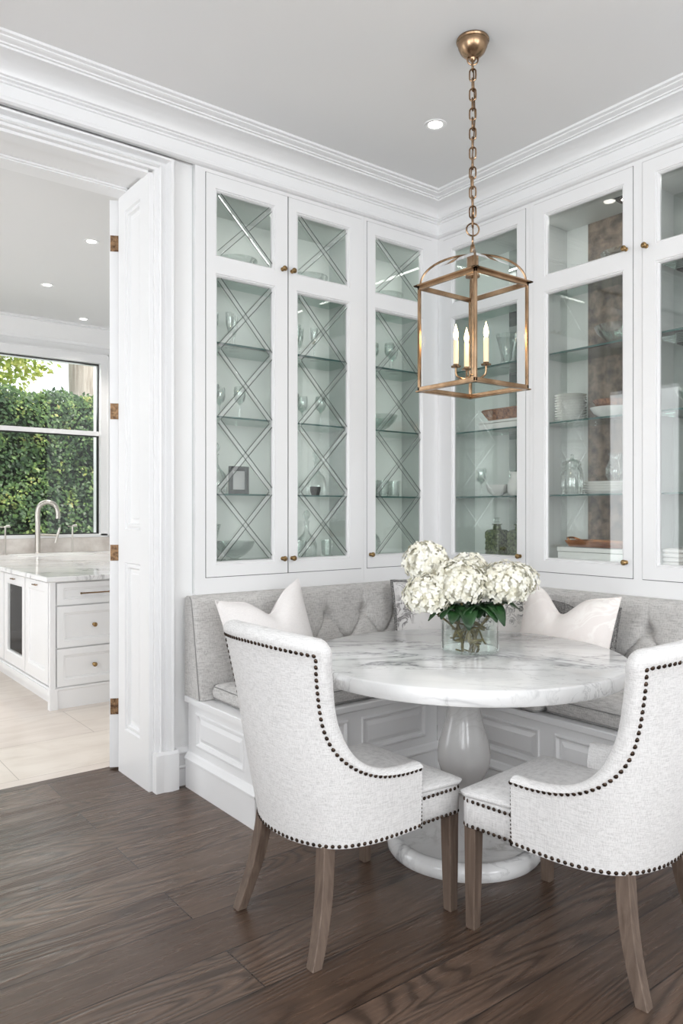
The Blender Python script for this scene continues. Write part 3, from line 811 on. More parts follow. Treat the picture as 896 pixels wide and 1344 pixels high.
# ------------------------------------------------------------------ lantern pendant
LC = (-1.117, -1.312)
lan = empty('pendant_lantern', (*LC, CEIL), label='square antique brass glass lantern hanging on a chain above the table', cat='pendant light')
def zl(z): return z-CEIL
mb = MB(); mb.lathe([(.001, 0), (.066, 0), (.068, -.006), (.066, -.012), (.062, -.014), (.060, -.030), (.050, -.052), (.034, -.068), (.014, -.078), (.010, -.088), (.001, -.09)], n=40)
mb.build('canopy', M['brass'], lan)
mb = MB()
def link(z, ang, l_=.050, w_=.026, r=.0036):
    pts = []
    for k in range(20):
        a = 2*pi*k/20; x = w_/2*cos(a); zz = (l_/2-w_/2)*(1 if sin(a) > 0 else -1)+w_/2*sin(a) if abs(sin(a)) > .05 else 0
        pts.append((x*cos(ang), x*sin(ang), z+zz))
    mb.tube(pts, r, 6, closed=True)
z = zl(3.215); k = 0
while z > zl(2.56):
    link(z, R(35)+(k % 2)*pi/2); z -= .0405; k += 1
def ring(z, r, ang, tr=.0036):
    mb.tube([(r*cos(2*pi*q/20)*cos(ang), r*cos(2*pi*q/20)*sin(ang), z+r*sin(2*pi*q/20)) for q in range(20)], tr, 6, closed=True)
ring(zl(3.238), .022, R(-37)); ring(zl(2.535), .026, R(-37)); ring(zl(2.600), .024, R(50))
ring(zl(2.485), .024, R(40))
mb.build('chain', M['brass'], lan)
mb = MB(); mb.tube([(.004, .002, zl(3.24)), (.010, -.004, zl(3.0)), (-.004, .006, zl(2.75)), (.003, 0, zl(2.5)), (0, 0, zl(2.42))], .0028, 6); mb.build('cord', M['brass'], lan)
zt, zb, hs = zl(2.300), zl(1.880), .155
mb = MB()
b2 = .0058
for (x, y) in ((hs, hs), (-hs, hs), (-hs, -hs), (hs, -hs)): mb.box((x-b2, y-b2, zb), (x+b2, y+b2, zt))
for zz in (zt, zb):
    for s1 in (1, -1):
        mb.box((-hs-b2, s1*hs-b2, zz-.0075), (hs+b2, s1*hs+b2, zz+.0075)); mb.box((s1*hs-b2, -hs-b2, zz-.0075), (s1*hs+b2, hs+b2, zz+.0075))
for s1 in (1, -1):
    mb.box((-hs-.018, s1*(hs+.006)-.012, zt+.006), (hs+.018, s1*(hs+.006)+.012, zt+.012)); mb.box((s1*(hs+.006)-.012, -hs-.018, zt+.006), (s1*(hs+.006)+.012, hs+.018, zt+.012))
    mb.box((-hs-.012, s1*(hs+.003)-.010, zb-.013), (hs+.012, s1*(hs+.003)+.010, zb-.008)); mb.box((s1*(hs+.003)-.010, -hs-.012, zb-.013), (s1*(hs+.003)+.010, hs+.012, zb-.008))
mb.build('lantern_frame', M['brass'], lan, smooth=0, bevel=.0015)
mb = MB()
for a in (45, 135, 225, 315):
    pts = []
    for q in range(13):
        t = q/12; rr = .203*cos(t*pi/2)+.012; pts.append((rr*cos(R(a)), rr*sin(R(a)), zt+.012+.118*sin(t*pi/2)))
    mb.tube(pts, .0048, 6)
mb.build('hoop', M['brass'], lan)
mb = MB(); mb.lathe([(.001, .175), (.008, .172), (.012, .150), (.010, .140), (.018, .132), (.024, .120), (.024, .050), (.030, .044), (.030, .038), (.012, .034), (.001, .03)], (0, 0, zt), n=20)
mb.build('hub', M['brass'], lan)
mb = MB()
for s1 in (1, -1):
    mb.box((-hs, s1*hs-.001, zb), (hs, s1*hs+.001, zt)); mb.box((s1*hs-.001, -hs, zb), (s1*hs+.001, hs, zt))
for q in range(4):       # curved glass roof facets
    rr = [[], [], []]
    a0, a1 = R(45+90*q), R(135+90*q)
    for j, (r_, dz) in enumerate(((.207, .010), (.170, .075), (.09, .112))):
        rr[j] = [(r_*cos(a0), r_*sin(a0), zt+dz), (r_*cos(a1), r_*sin(a1), zt+dz)]
    mb.grid(rr)
mb.build('glass_pane', M['lglass'], lan, smooth=0)
mb = MB()
ct = [(-.052, .045), (.025, .057), (.012, -.062)]
mb.tube([(0, 0, zt+.04), (0, 0, zb+.045)], .006, 8); mb.sphere((0, 0, zb+.045), .014)
for (x, y) in ct:
    pts = catmull([(0, 0, zb+.05), (x*.5, y*.5, zb+.036), (x*.95, y*.95, zb+.052), (x, y, zb+.085)], 5)
    mb.tube(pts, .0045, 6); mb.lathe([(.004, 0), (.019, .002), (.021, .008), (.012, .010), (.011, .016), (.002, .016)], (x, y, zb+.083), 16)
cl = mb.build('candle_cluster', M['brass'], lan)
for (x, y) in ct:
    mb = MB(); mb.lathe([(.0105, 0), (.0105, .10), (.007, .103), (.001, .103)], (x, y, zb+.097), 14); mb.build('candle_sleeve', M['candle'], lan)
    mb = MB(); mb.lathe([(.004, 0), (.0085, .008), (.0105, .020), (.009, .034), (.005, .048), (.0018, .060), (.0005, .066)], (x, y, zb+.199), 12); mb.build('bulb', M['flame'], lan)

# ------------------------------------------------------------------ vase with hydrangeas
VC = Vector((-1.112, -1.292, TZ))
vase = empty('glass_vase', VC, label='round clear glass vase of water on the marble table', cat='vase')
mb = MB(); mb.lathe([(.001, .001), (.112, .001), (.119, .006), (.120, .015), (.120, .150), (.118, .152), (.1155, .150), (.1155, .016), (.110, .011), (.001, .011)], n=56)
M['vase'] = thin_glass('vase_glass', (.955, .975, .968), .12, .03, .6); mb.build('vase_body', M['vase'], vase)
M['water'] = thin_glass('vase_water', (.96, .975, .96), .04, .0)
mb = MB(); mb.lathe([(.001, .013), (.1145, .013), (.1145, .100), (.001, .100)], n=40); mb.build('water', M['water'], vase)
cdx, cdy = cos(R(52.2)), sin(R(52.2)); rx_, ry_ = cdy, -cdx        # room directions: away from / across the table
def rel(l, d, z): return Vector((l*rx_+d*cdx, l*ry_+d*cdy, z))
def hydrangea(head, r, foot, label, leaves, nfl=270, squash=.86):
    root = empty('hydrangea', VC+foot, label=label, cat='flower', group='white hydrangeas in the vase')
    h = head-foot
    mb = MB(); rnd = random.Random(int(r*1e5)+int(head.x*1e4))
    mb.sphere(tuple(h), r*.86, 16, 10, squash)
    for i in range(nfl):
        t = (i+.5)/nfl; ph = math.acos(1-2*t); th = pi*(1+5**.5)*i+rnd.uniform(-.15, .15)
        if cos(ph) < -.72: continue
        nv = Vector((sin(ph)*cos(th), sin(ph)*sin(th), cos(ph))); rad = r*(1+rnd.uniform(-.07, .07))
        p = h+Vector((nv.x*rad, nv.y*rad, nv.z*rad*squash))
        nv = (nv+Vector((rnd.uniform(-.35, .35), rnd.uniform(-.35, .35), rnd.uniform(-.2, .35)))).normalized()
        u = nv.orthogonal().normalized(); v = nv.cross(u); a0 = rnd.uniform(0, 2*pi); ps = rnd.uniform(.0110, .0142)
        for k in range(4):
            a = a0+k*pi/2; d = u*cos(a)+v*sin(a); s = u*(-sin(a))+v*cos(a); cup = rnd.uniform(.0, .35)
            q = [p, p+d*ps*.55+s*ps*.52+nv*ps*.10, p+d*ps*1.12+s*ps*.30+nv*ps*cup, p+d*ps*1.2-s*ps*.05+nv*ps*(cup+.05), p+d*ps*1.05-s*ps*.35+nv*ps*cup, p+d*ps*.5-s*ps*.5+nv*ps*.12]
            mb.add([tuple(x) for x in q], [(0, 1, 2, 3), (0, 3, 4, 5)])
        mb.add([tuple(p+nv*.003+u*.0015), tuple(p+nv*.003-u*.0015+v*.0015), tuple(p+nv*.003-v*.0018)], [(0, 1, 2)])
    mb.build('flower_head', M['petal'], root, smooth=60, recalc=False)
    mb = MB(); mid = h*.5+Vector((h.x*-.08, h.y*-.08, 0)); 
    j = Vector((rnd.uniform(-.012, .012), rnd.uniform(-.012, .012), .05))
    mb.tube(catmull([(0, 0, 0), tuple(j), tuple(mid+Vector((rnd.uniform(-.015, .015), rnd.uniform(-.015, .015), 0))), tuple(h-Vector((0, 0, r*.5)))], 6), [.0055]*8+[.0045]*11, 7)
    if True:
        s0 = Vector(tuple(j)); a = rnd.uniform(0, 6.28)
        mb.tube(catmull([tuple(s0), tuple(s0+Vector((cos(a)*.02, sin(a)*.02, .02))), tuple(s0+Vector((cos(a)*.045, sin(a)*.045, .028)))], 4), .0032, 6)
    for q in range(2):
        a = rnd.uniform(0, 6.28); r0 = .055
        mb.tube(catmull([tuple(mid*.55), (foot.x*-.3+cos(a)*r0*.5, foot.y*-.3+sin(a)*r0*.5, .085+.02*q), (foot.x*-.5+cos(a)*r0, foot.y*-.5+sin(a)*r0, .04), (foot.x*-.4+cos(a+.9)*r0*1.1, foot.y*-.4+sin(a+.9)*r0*1.1, .018+.02*q)], 6), .0038, 6)
    mb.build('stem', M['stem'], root)
    leaves = leaves+[(Vector((0, 0, .155))+foot+Vector((h.x*.25, h.y*.25, 0)), q_*2.1+r*40, .085, .036, .055) for q_ in range(3)]
    for (lv, an, ln, wd, dr) in leaves:
        lv = lv-foot; m2 = MB(); d = rel(cos(an), sin(an), 0); s = Vector((-d.y, d.x, 0)); rows = []
        for i in range(9):
            t = i/8; wv = wd*sin(pi*min(1, t*.93+.05))**.75; c = lv+d*(ln*t)+Vector((0, 0, .035*sin(t*2.2)-dr*t*t))
            rows.append([tuple(c+s*wv*q+Vector((0, 0, abs(q)*wv*.35-(.004 if i % 2 else 0)*abs(q)))) for q in (-1, -.5, 0, .5, 1)])
        m2.grid(rows); m2.build('leaf', M['leafg'], root, smooth=60, recalc=False, solid=.0008)
    return root
S3 = .335/100   # metres per hundredth at the vase's distance
hydrangea(rel(-.175, .075, .365), .095, rel(-.03, .02, .014), 'white hydrangea head at the back left, the highest of the bouquet', [(rel(-.06, .04, .20), 2.6, .10, .035, .02)])
hydrangea(rel(-.180, -.035, .235), .098, rel(-.035, -.03, .014), 'white hydrangea head drooping lowest at the left of the bouquet', [(rel(-.06, -.03, .165), 3.5, .13, .034, .06), (rel(-.05, -.05, .15), 4.2, .09, .036, .05)])
hydrangea(rel(-.052, -.055, .285), .108, rel(.005, -.04, .014), 'large white hydrangea head in the front centre of the bouquet', [(rel(-.02, -.06, .16), 4.6, .10, .040, .08), (rel(.02, -.06, .17), 5.3, .11, .040, .06), (rel(.0, -.05, .17), 3.9, .10, .036, .06)])
hydrangea(rel(.010, .080, .330), .080, rel(.01, .035, .014), 'small white hydrangea head peeking out behind the central bloom', [(rel(.03, .06, .19), 1.0, .09, .035, .02)], 150)
hydrangea(rel(.136, -.030, .282), .105, rel(.035, -.01, .014), 'white hydrangea head at the right of the bouquet, in front', [(rel(.05, -.03, .18), 5.9, .15, .040, .03), (rel(.06, -.05, .175), 5.2, .11, .038, .08)])
hydrangea(rel(.205, .050, .285), .088, rel(.03, .03, .014), 'white hydrangea head at the far right, behind its neighbour', [(rel(.06, .0, .19), .1, .12, .038, .04)], 160)

# ------------------------------------------------------------------ things inside the cabinets
def lathe_thing(name, prof, mat, loc, label, cat, group=None, n=24):
    mb = MB(); mb.lathe(prof, n=n); o = mb.build(name, mat, smooth=50); o.location = loc; tag(o, label, cat, group); return o
goblet = [(.001, 0), (.032, 0), (.032, .003), (.006, .008), (.004, .02), (.004, .075), (.008, .085), (.026, .100), (.034, .125), (.033, .16), (.030, .175), (.0285, .175), (.031, .15), (.030, .125), (.022, .103), (.001, .095)]
flute = [(.001, 0), (.028, 0), (.028, .003), (.004, .008), (.0035, .07), (.010, .09), (.021, .13), (.023, .19), (.0215, .19), (.019, .13), (.008, .095), (.001, .09)]
tumbler = [(.001, 0), (.030, 0), (.034, .006), (.038, .10), (.0365, .10), (.032, .012), (.001, .010)]
decanter = [(.001, 0), (.055, 0), (.062, .01), (.062, .07), (.050, .11), (.022, .14), (.014, .16), (.014, .20), (.020, .21), (.020, .214), (.008, .216), (.010, .225), (.022, .235), (.024, .25), (.012, .27), (.001, .275)]
bowl = [(.001, 0), (.045, 0), (.045, .006), (.02, .012), (.06, .03), (.10, .07), (.115, .105), (.112, .105), (.095, .07), (.055, .036), (.001, .022)]
jar = [(.001, 0), (.055, 0), (.06, .01), (.06, .13), (.05, .15), (.045, .155), (.045, .16), (.052, .165), (.05, .18), (.02, .20), (.008, .205), (.012, .22), (.001, .232)]
B0 = 1.101
def row(first, places, group, labels):
    for i, p in enumerate(places):
        o = first if i == 0 else first.copy()
        if i: col.objects.link(o)
        o.location = p; o['label'] = labels[i] if isinstance(labels, list) else labels; o['group'] = group
g = lathe_thing('wine_glass', goblet, M['ware'], (0, 0, 0), 'x', 'glass')
row(g, [(-1.55, .12, SH[1]), (-1.47, .20, SH[1]), (-1.39, .12, SH[1])], 'stemmed glasses behind the leftmost leaded door', 'stemmed wine glass on the middle shelf behind the leftmost leaded door')
g = lathe_thing('wine_glass', goblet, M['ware'], (0, 0, 0), 'x', 'glass')
row(g, [(-1.03, .13, SH[1]), (-.93, .19, SH[1]), (-.84, .13, SH[1])], 'stemmed glasses behind the middle leaded door', 'stemmed wine glass on the middle shelf behind the middle leaded door')
g = lathe_thing('champagne_flute', flute, M['ware'], (0, 0, 0), 'x', 'glass')
row(g, [(-1.56, .14, SH[2]), (-1.50, .20, SH[2]), (-1.44, .14, SH[2]), (-1.38, .20, SH[2])], 'flutes on the upper shelf behind the leftmost leaded door', 'tall glass flute on the upper shelf behind the leftmost leaded door')
g = lathe_thing('champagne_flute', flute, M['ware'], (0, 0, 0), 'x', 'glass')
row(g, [(-1.0, .14, SH[2]), (-.94, .20, SH[2]), (-.88, .14, SH[2])], 'flutes on the upper shelf behind the middle leaded door', 'tall glass flute on the upper shelf behind the middle leaded door')
g = lathe_thing('tumbler', tumbler, M['ware'], (0, 0, 0), 'x', 'glass')
row(g, [(-.45, .12, SH[0]), (-.36, .12, SH[0]), (-.27, .12, SH[0])], 'tumblers behind the narrow leaded door', 'glass tumbler on the lowest shelf behind the narrow leaded door')
lathe_thing('crystal_bowl', bowl, M['ware'], (-1.40, .16, B0), 'cut crystal bowl at the bottom behind the leftmost leaded door', 'bowl')
lathe_thing('decanter', decanter, M['ware'], (-.92, .16, B0), 'clear glass decanter at the bottom behind the middle leaded door', 'decanter')
lathe_thing('crystal_bowl', bowl, M['ware'], (-.36, .16, SH[1]), 'clear glass bowl on the middle shelf behind the narrow leaded door', 'bowl')
lathe_thing('decanter', decanter, M['ware'], (-.42, .17, B0), 'clear glass decanter at the bottom behind the narrow leaded door', 'decanter')
M['darkm'] = plain('dark_pewter', (.07, .075, .075), .25, .7)
o = empty('picture_frame', (-1.40, .12, SH[0]), label='small dark frame with silver centre on the lowest shelf behind the leftmost leaded door', cat='frame')
mb = MB(); frame_front(mb, -.06, .06, 0, .15, [(-.038, .038, .025, .125)], 0, .015); mb.M = Matrix()
mb = MB(MA); frame_front(mb, -.06, .06, 0, .15, [(-.038, .038, .025, .125)], 0, .015); mb.build('frame_moulding', M['darkm'], o, smooth=0, bevel=.002)
mb = MB(MA); mb.box((-.038, .025, 0), (.038, .125, .006)); mb.build('frame_insert', plain('silver_insert', (.5, .5, .5), .3, .8), o, smooth=0)
lathe_thing('pewter_cup', [(.001, 0), (.022, 0), (.03, .02), (.032, .05), (.030, .05), (.001, .01)], M['darkm'], (-.90, .10, SH[0]), 'small dark metal cup on the lowest shelf behind the middle leaded door', 'cup')

plate = [(.001, 0), (.05, 0), (.052, .003), (.086, .0105), (.088, .012), (.086, .0125), (.05, .006), (.001, .005)]
p0 = lathe_thing('dinner_plate', plate, M['white'], (0, 0, 0), 'x', 'plate')
row(p0, [(.17, -.875, SH[1]+.0145*i) for i in range(11)], 'stack of white plates on the middle shelf', 'white plate in the tall stack on the middle shelf of the two-door plain cabinet')
p1 = lathe_thing('serving_platter', [(.001, 0), (.12, 0), (.122, .004), (.150, .012), (.152, .014), (.149, .015), (.12, .008), (.001, .007)], M['white'], (0, 0, 0), 'x', 'platter')
row(p1, [(.175, -1.13, SH[0]+.013*i) for i in range(5)], 'stack of white platters on the lowest shelf', 'wide white platter stacked on the lowest shelf of the two-door plain cabinet')
lathe_thing('white_bowl', [(.001, 0), (.05, 0), (.052, .006), (.09, .03), (.11, .06), (.107, .06), (.085, .034), (.001, .012)], M['white'], (.17, -1.13, SH[1]), 'white bowl beside the tall stack of plates on the middle shelf', 'bowl')
lathe_thing('brown_bowl', [(.001, .0), (.04, .0), (.075, .02), (.095, .05), (.092, .05), (.07, .024), (.001, .008)], M['wicker'], (.17, -1.13, SH[1]+.05), 'dark brown bowl set in the white bowl beside the plates', 'bowl')
def pitcher(loc, mat, label):
    r = empty('pitcher', loc, label=label, cat='pitcher')
    mb = MB(); mb.lathe([(.001, 0), (.04, 0), (.055, .03), (.055, .07), (.036, .11), (.034, .13), (.042, .145), (.040, .145), (.032, .13), (.034, .11), (.052, .07), (.001, .01)], n=24); mb.build('pitcher_body', mat, r)
    mb = MB(); mb.tube(catmull([(0, -.036, .13), (0, -.075, .125), (0, -.088, .085), (0, -.055, .05)], 6), .006, 8); mb.build('handle', mat, r); return r
pitcher((.14, -1.18, SH[0]+.068), M['ware'], 'clear glass pitcher standing on the white platters')
pitcher((.16, -.50, SH[0]), M['white'], 'white pitcher on the lowest shelf of the cabinet behind the lantern')
lathe_thing('white_bowl', [(.001, 0), (.03, 0), (.032, .006), (.06, .03), (.07, .07), (.067, .07), (.055, .034), (.001, .012)], M['white'], (.15, -.36, SH[0]), 'white bowl beside the white pitcher behind the lantern', 'bowl')
tr = empty('copper_tray', (.15, -1.12, B0+.075), label='copper tray with rolled rim on a white box at the cabinet bottom', cat='tray')
mb = MB(); rs = [[(x, y, z) for x, y in rrect(-.10-e, -.19-e, .10+e, .19+e, .04)] for z, e in ((0, -.02), (.004, 0), (.03, .012), (.036, .018), (.036, .022), (.028, .018), (.002, .006), (.0, .0))]
mb.loft([[(x, y, z) for x, y in rrect(-.10-e, -.19-e, .10+e, .19+e, .04)] for z, e in ((.004, -.05), (.006, -.005), (.034, .010), (.036, .016), (.032, .016), (.002, .0), (0, -.05))]); mb.build('tray_body', M['copper'], tr)
mb = MB()
for s1 in (1, -1): mb.tube(catmull([(-.05, s1*.195, .03), (-.03, s1*.23, .045), (.03, s1*.23, .045), (.05, s1*.195, .03)], 5), .006, 6)
mb.build('handle', M['copper'], tr)
bx = empty('white_box', (.15, -1.10, B0), label='flat white lidded box under the copper tray', cat='box')
mb = MB(); mb.box((-.12, -.21, 0), (.12, .21, .048)); mb.build('box_body', M['white'], bx, smooth=0, bevel=.003)
mb = MB(); mb.box((-.123, -.213, .05), (.123, .213, .074)); mb.build('lid', M['white'], bx, smooth=0, bevel=.003)
bx = empty('white_box', (.16, -.47, SH[1]), label='flat white box under the wicker basket behind the lantern', cat='box')
mb = MB(); mb.box((-.11, -.16, 0), (.11, .17, .035)); mb.build('box_body', M['white'], bx, smooth=0, bevel=.003)
mb = MB(); mb.box((-.113, -.163, .037), (.113, .173, .052)); mb.build('lid', M['white'], bx, smooth=0, bevel=.003)
bk = empty('wicker_basket', (.16, -.46, SH[1]+.054), label='low brown wicker basket on a white box behind the lantern', cat='basket')
mb = MB(); mb.loft([[(x, y, z) for x, y in rrect(-.07-e, -.13-e, .07+e, .13+e, .03)] for z, e in ((.006, -.01), (.0, .0), (.055, .030), (.062, .034), (.066, .030), (.060, .024), (.012, -.01))]); mb.build('basket_body', M['wicker'], bk)
mb = MB(); mb.tube([(x, y, .062) for x, y in rrect(-.10, -.16, .10, .16, .04)], .007, 6, closed=True); mb.build('rim', M['wicker'], bk)
for i, (y, lab) in enumerate(((-.375, 'left one of two square green cut-glass decanters at the cabinet bottom'), (-.545, 'right one of two square green cut-glass decanters at the cabinet bottom'))):
    d = empty('glass_decanter', (.13, y, B0), label=lab, cat='decanter', group='green decanters behind the lantern')
    mb = MB(); mb.loft([[(x, y_, z) for x, y_ in rrect(-h, -h, h, h, .012, 3)] for z, h in ((0, .050), (.005, .056), (.03, .052), (.035, .056), (.065, .052), (.07, .056), (.10, .052), (.105, .056), (.14, .056), (.155, .045), (.16, .022), (.185, .020), (.188, .026), (.192, .026))]); mb.build('decanter_body', M['greenc'], d)
    mb = MB(); mb.sphere((0, 0, .214), .021, 8, 5); mb.build('stopper', M['ware'], d, smooth=0)
lathe_thing('candlestick', [(.001, 0), (.03, 0), (.03, .004), (.008, .012), (.006, .07), (.010, .08), (.006, .09), (.006, .14), (.015, .15), (.015, .156), (.001, .156)], M['brass'], (.12, -1.27, B0+.076+.04), 'brass candlestick standing at the right end of the copper tray', 'candlestick')
lathe_thing('crystal_bowl', bowl, M['ware'], (.16, -1.17, SH[2]), 'large clear glass bowl on the top shelf of the two-door plain cabinet', 'bowl')
lathe_thing('decanter', jar, M['ware'], (.15, -.90, SH[0]), 'clear lidded glass jar on the lowest shelf left of the platters', 'jar')
lathe_thing('crystal_bowl', bowl, M['ware'], (.16, -1.62, SH[1]), 'clear glass bowl on the middle shelf behind the rightmost cabinet door', 'bowl')
nap = empty('folded_linen', (.15, -1.62, B0), label='folded white linen at the bottom behind the rightmost cabinet door', cat='linen')
for i in range(4):
    mb = MB(); mb.loft([[(x, y, z) for x, y in rrect(-.10+e, -.14+e, .10-e, .14-e, .02)] for z, e in ((.022*i, .008), (.022*i+.004, 0), (.022*i+.016, 0), (.022*i+.021, .008))]); mb.build('fold', M['pill'], nap)
lathe_thing('wine_glass', goblet, M['ware'], (.16, -.22, SH[0]), 'stemmed glass on the lowest shelf left of the white bowl behind the lantern', 'glass')

g = lathe_thing('crystal_bowl', bowl, M['ware'], (0, 0, 0), 'x', 'bowl')
row(g, [(-1.38, .17, SH[3]), (-.90, .17, SH[3]), (-.30, .17, SH[3]), (.17, -1.20, SH[3])], 'glass bowls behind the small upper panes',
    ['clear glass bowl on the highest shelf behind the leftmost leaded door', 'clear glass bowl on the highest shelf behind the middle leaded door', 'clear glass bowl on the highest shelf behind the narrow leaded door', 'clear glass bowl on the highest shelf of the two-door plain cabinet'])
g = lathe_thing('glass_decanter', decanter, M['ware'], (0, 0, 0), 'x', 'decanter')
row(g, [(-1.53, .13, SH[0]), (-.82, .20, SH[0])], 'stoppered decanters on the lowest shelves', ['stoppered glass decanter left of the small dark frame', 'stoppered glass decanter right of the small dark metal cup'])
g = lathe_thing('tumbler', tumbler, M['ware'], (0, 0, 0), 'x', 'glass')
row(g, [(-1.0, .11, B0), (-1.06, .18, B0), (-.80, .12, B0)], 'tumblers around the decanter at the bottom', 'glass tumbler at the bottom behind the middle leaded door')
g = lathe_thing('wine_glass', goblet, M['ware'], (0, 0, 0), 'x', 'glass')
row(g, [(-.47, .12, SH[2]), (-.39, .18, SH[2]), (-.31, .12, SH[2]), (-.23, .18, SH[2])], 'stemmed glasses behind the narrow leaded door', 'stemmed wine glass on the upper shelf behind the narrow leaded door')
lathe_thing('crystal_vase', [(.001, 0), (.04, 0), (.045, .01), (.035, .05), (.05, .12), (.07, .20), (.066, .20), (.045, .12), (.03, .05), (.001, .02)], M['ware'], (-1.55, .18, B0), 'flared cut crystal vase left of the crystal bowl at the cabinet bottom', 'vase')
lathe_thing('crystal_vase', [(.001, 0), (.04, 0), (.045, .01), (.035, .05), (.05, .12), (.07, .20), (.066, .20), (.045, .12), (.03, .05), (.001, .02)], M['ware'], (.17, -.42, SH[2]), 'flared glass vase on the upper shelf behind the lantern', 'vase')

# ------------------------------------------------------------------ ceiling lights
def downlight(x, y, z, label, group, on=True):
    r = empty('downlight', (x, y, z), label=label, cat='ceiling light', group=group)
    mb = MB(); mb.lathe([(.058, 0), (.056, -.004), (.046, -.005), (.040, -.002), (.036, -.0005)], n=32); mb.build('trim_ring', M['paint'], r)
    mb = MB(); mb.lathe([(.001, -.001), (.034, -.001), (.036, -.0005)], n=32); mb.build('lamp_disc', M['lamp'], r)
    return r
downlight(-.752, -.728, CEIL, 'round recessed ceiling light left of the lantern chain', 'recessed lights')
downlight(-1.445, 2.249, KC, 'recessed kitchen ceiling light nearest the doorway top, beside the door edge', 'recessed kitchen lights')
downlight(-1.375, 3.587, KC, 'recessed kitchen ceiling light, middle one farther left', 'recessed kitchen lights')
downlight(-.70, 4.60, KC, 'recessed kitchen ceiling light closest to the window wall', 'recessed kitchen lights')
sl = empty('cabinet_spotlight', (.16, -1.22, 3.0195), label='square recessed spotlight in the top of the two-door plain cabinet', cat='spotlight')
mb = MB(); mb.box((-.045, -.045, -.006), (.045, .045, 0)); mb.build('bezel', M['darkm'], sl, smooth=0)
mb = MB(); mb.lathe([(.001, -.0075), (.020, -.0075), (.020, -.006)], n=20); mb.build('lamp_disc', M['lamp'], sl)

# ------------------------------------------------------------------ kitchen
isl = empty('kitchen_peninsula', (-1.2, 3.0, 0), label='white kitchen cabinet run with drawers and wine cooler under a marble worktop', cat='kitchen cabinet')
TI = Matrix.Translation((1.2, -3.0, 0))
IX, IY = -1.865, 1.865
mb = MB(TI); mb.box((IX+.022, IY+.022, .10), (-.2, 4.36, .882)); mb.box((IX+.06, IY+.035, 0), (-.2, 4.36, .10)); mb.build('carcass', M['paint'], isl, smooth=0)
mb = MB(TI)
mb.box((IX-.003, IY-.003, 0), (IX+.05, IY+.05, .145)); mb.box((IX, IY, .145), (IX+.035, IY+.035, .882)); mb.box((IX+.035, IY+.012, 0), (-.2, IY+.03, .135))
mb.sweep([[(IX+.05, IY+.012-w, z) for w, z in ((0, .125), (.004, .13), (.004, .14), (0, .147))], [(-.2, IY+.012-w, z) for w, z in ((0, .125), (.004, .13), (.004, .14), (0, .147))]])
mb.box((IX+.004, IY+.05, .095), (IX+.02, 4.36, .15))
mb.box((IX-.006, IY+.05, .10), (IX+.02, 4.36, .135)); mb.build('plinth', M['paint'], isl, smooth=0)
Fk = TI @ Matrix(((1, 0, 0, 0), (0, 0, -1, IY), (0, 1, 0, 0), (0, 0, 0, 1)))
for (v0, v1, hw) in ((.720, .872, 'bar'), (.425, .710, 'knob'), (.155, .415, 'knob')):
    mb = MB(Fk); a, b_ = IX+.045, -1.30
    frame_front(mb, a, b_, v0, v1, [(a+.045, b_-.045, v0+.045 if hw == 'knob' else v0+.035, v1-.045 if hw == 'knob' else v1-.035)], -.02, 0)
    q = .045 if hw == 'knob' else .035
    rings_rect(mb, a+.045, b_-.045, v0+q, v1-q, [(0, 0), (.006, -.004), (.012, -.004), (.016, -.011)], True)
    dr = mb.build('drawer', M['paint'], isl, smooth=20)
    cx, cz = (a+b_)/2, (v0+v1)/2
    mb = MB(Fk)
    if hw == 'bar':
        mb.tube([(cx-.10, cz, .022), (cx+.10, cz, .022)], .005, 8); mb.tube([(cx-.075, cz, 0), (cx-.075, cz, .022)], .004, 6); mb.tube([(cx+.075, cz, 0), (cx+.075, cz, .022)], .004, 6)
        mb.sphere((cx-.10, cz, .022), .008, 8, 5); mb.sphere((cx+.10, cz, .022), .008, 8, 5); mb.build('handle', M['brass'], dr)
    else:
        mb.M = Fk @ Matrix.Translation((cx, cz, -.011)); mb.lathe([(.001, 0), (.012, 0), (.012, .003), (.005, .006), (.005, .018), (.013, .022), (.016, .03), (.010, .036), (.001, .038)], n=14); mb.build('knob', M['knob'], dr)
Fs = TI @ Matrix(((0, 0, -1, IX), (-1, 0, 0, 0), (0, 1, 0, 0), (0, 0, 0, 1)))
for (u0, u1, kind) in ((-2.47, -IY-.055, 'door'), (-3.08, -2.49, 'cooler'), (-3.70, -3.10, 'door'), (-4.33, -3.72, 'door')):
    mb = MB(Fs); v0, v1 = .165, .872
    pr = (.075, .07) if kind == 'cooler' else (.065, .065)
    frame_front(mb, u0, u1, v0, v1, [(u0+.07, u1-.07, v0+.085, v1-.065)], -.02, 0)
    rings_rect(mb, u0+.07, u1-.07, v0+.085, v1-.065, [(0, 0), (.006, -.004), (.012, -.004), (.016, -.013)], kind == 'door')
    d = mb.build('door', M['paint'], isl, smooth=20)
    mb = MB(Fs); cx = (u0+u1)/2
    mb.tube([(cx-.04, v1-.03, .018), (cx+.04, v1-.03, .018)], .005, 8); mb.tube([(cx-.03, v1-.03, 0), (cx-.03, v1-.03, .018)], .004, 6); mb.tube([(cx+.03, v1-.03, 0), (cx+.03, v1-.03, .018)], .004, 6)
    mb.build('handle', M['brass'], d)
    if kind == 'cooler':
        mb = MB(Fs); mb.box((u0+.084, v0+.10, -.0215), (u1-.084, v1-.08, -.018)); mb.build('cooler_interior', M['darkm'], d, smooth=0)
        mb = MB(Fs)
        for q in range(5): mb.box((u0+.09, v0+.16+q*.095, -.018), (u1-.09, v0+.172+q*.095, -.014))
        mb.build('bottle_rack', M['wicker'], d, smooth=0)
        mb = MB(Fs); mb.box((u0+.084, v0+.10, -.012), (u1-.084, v1-.08, -.010)); mb.build('glass_pane', M['pane'], d, smooth=0)
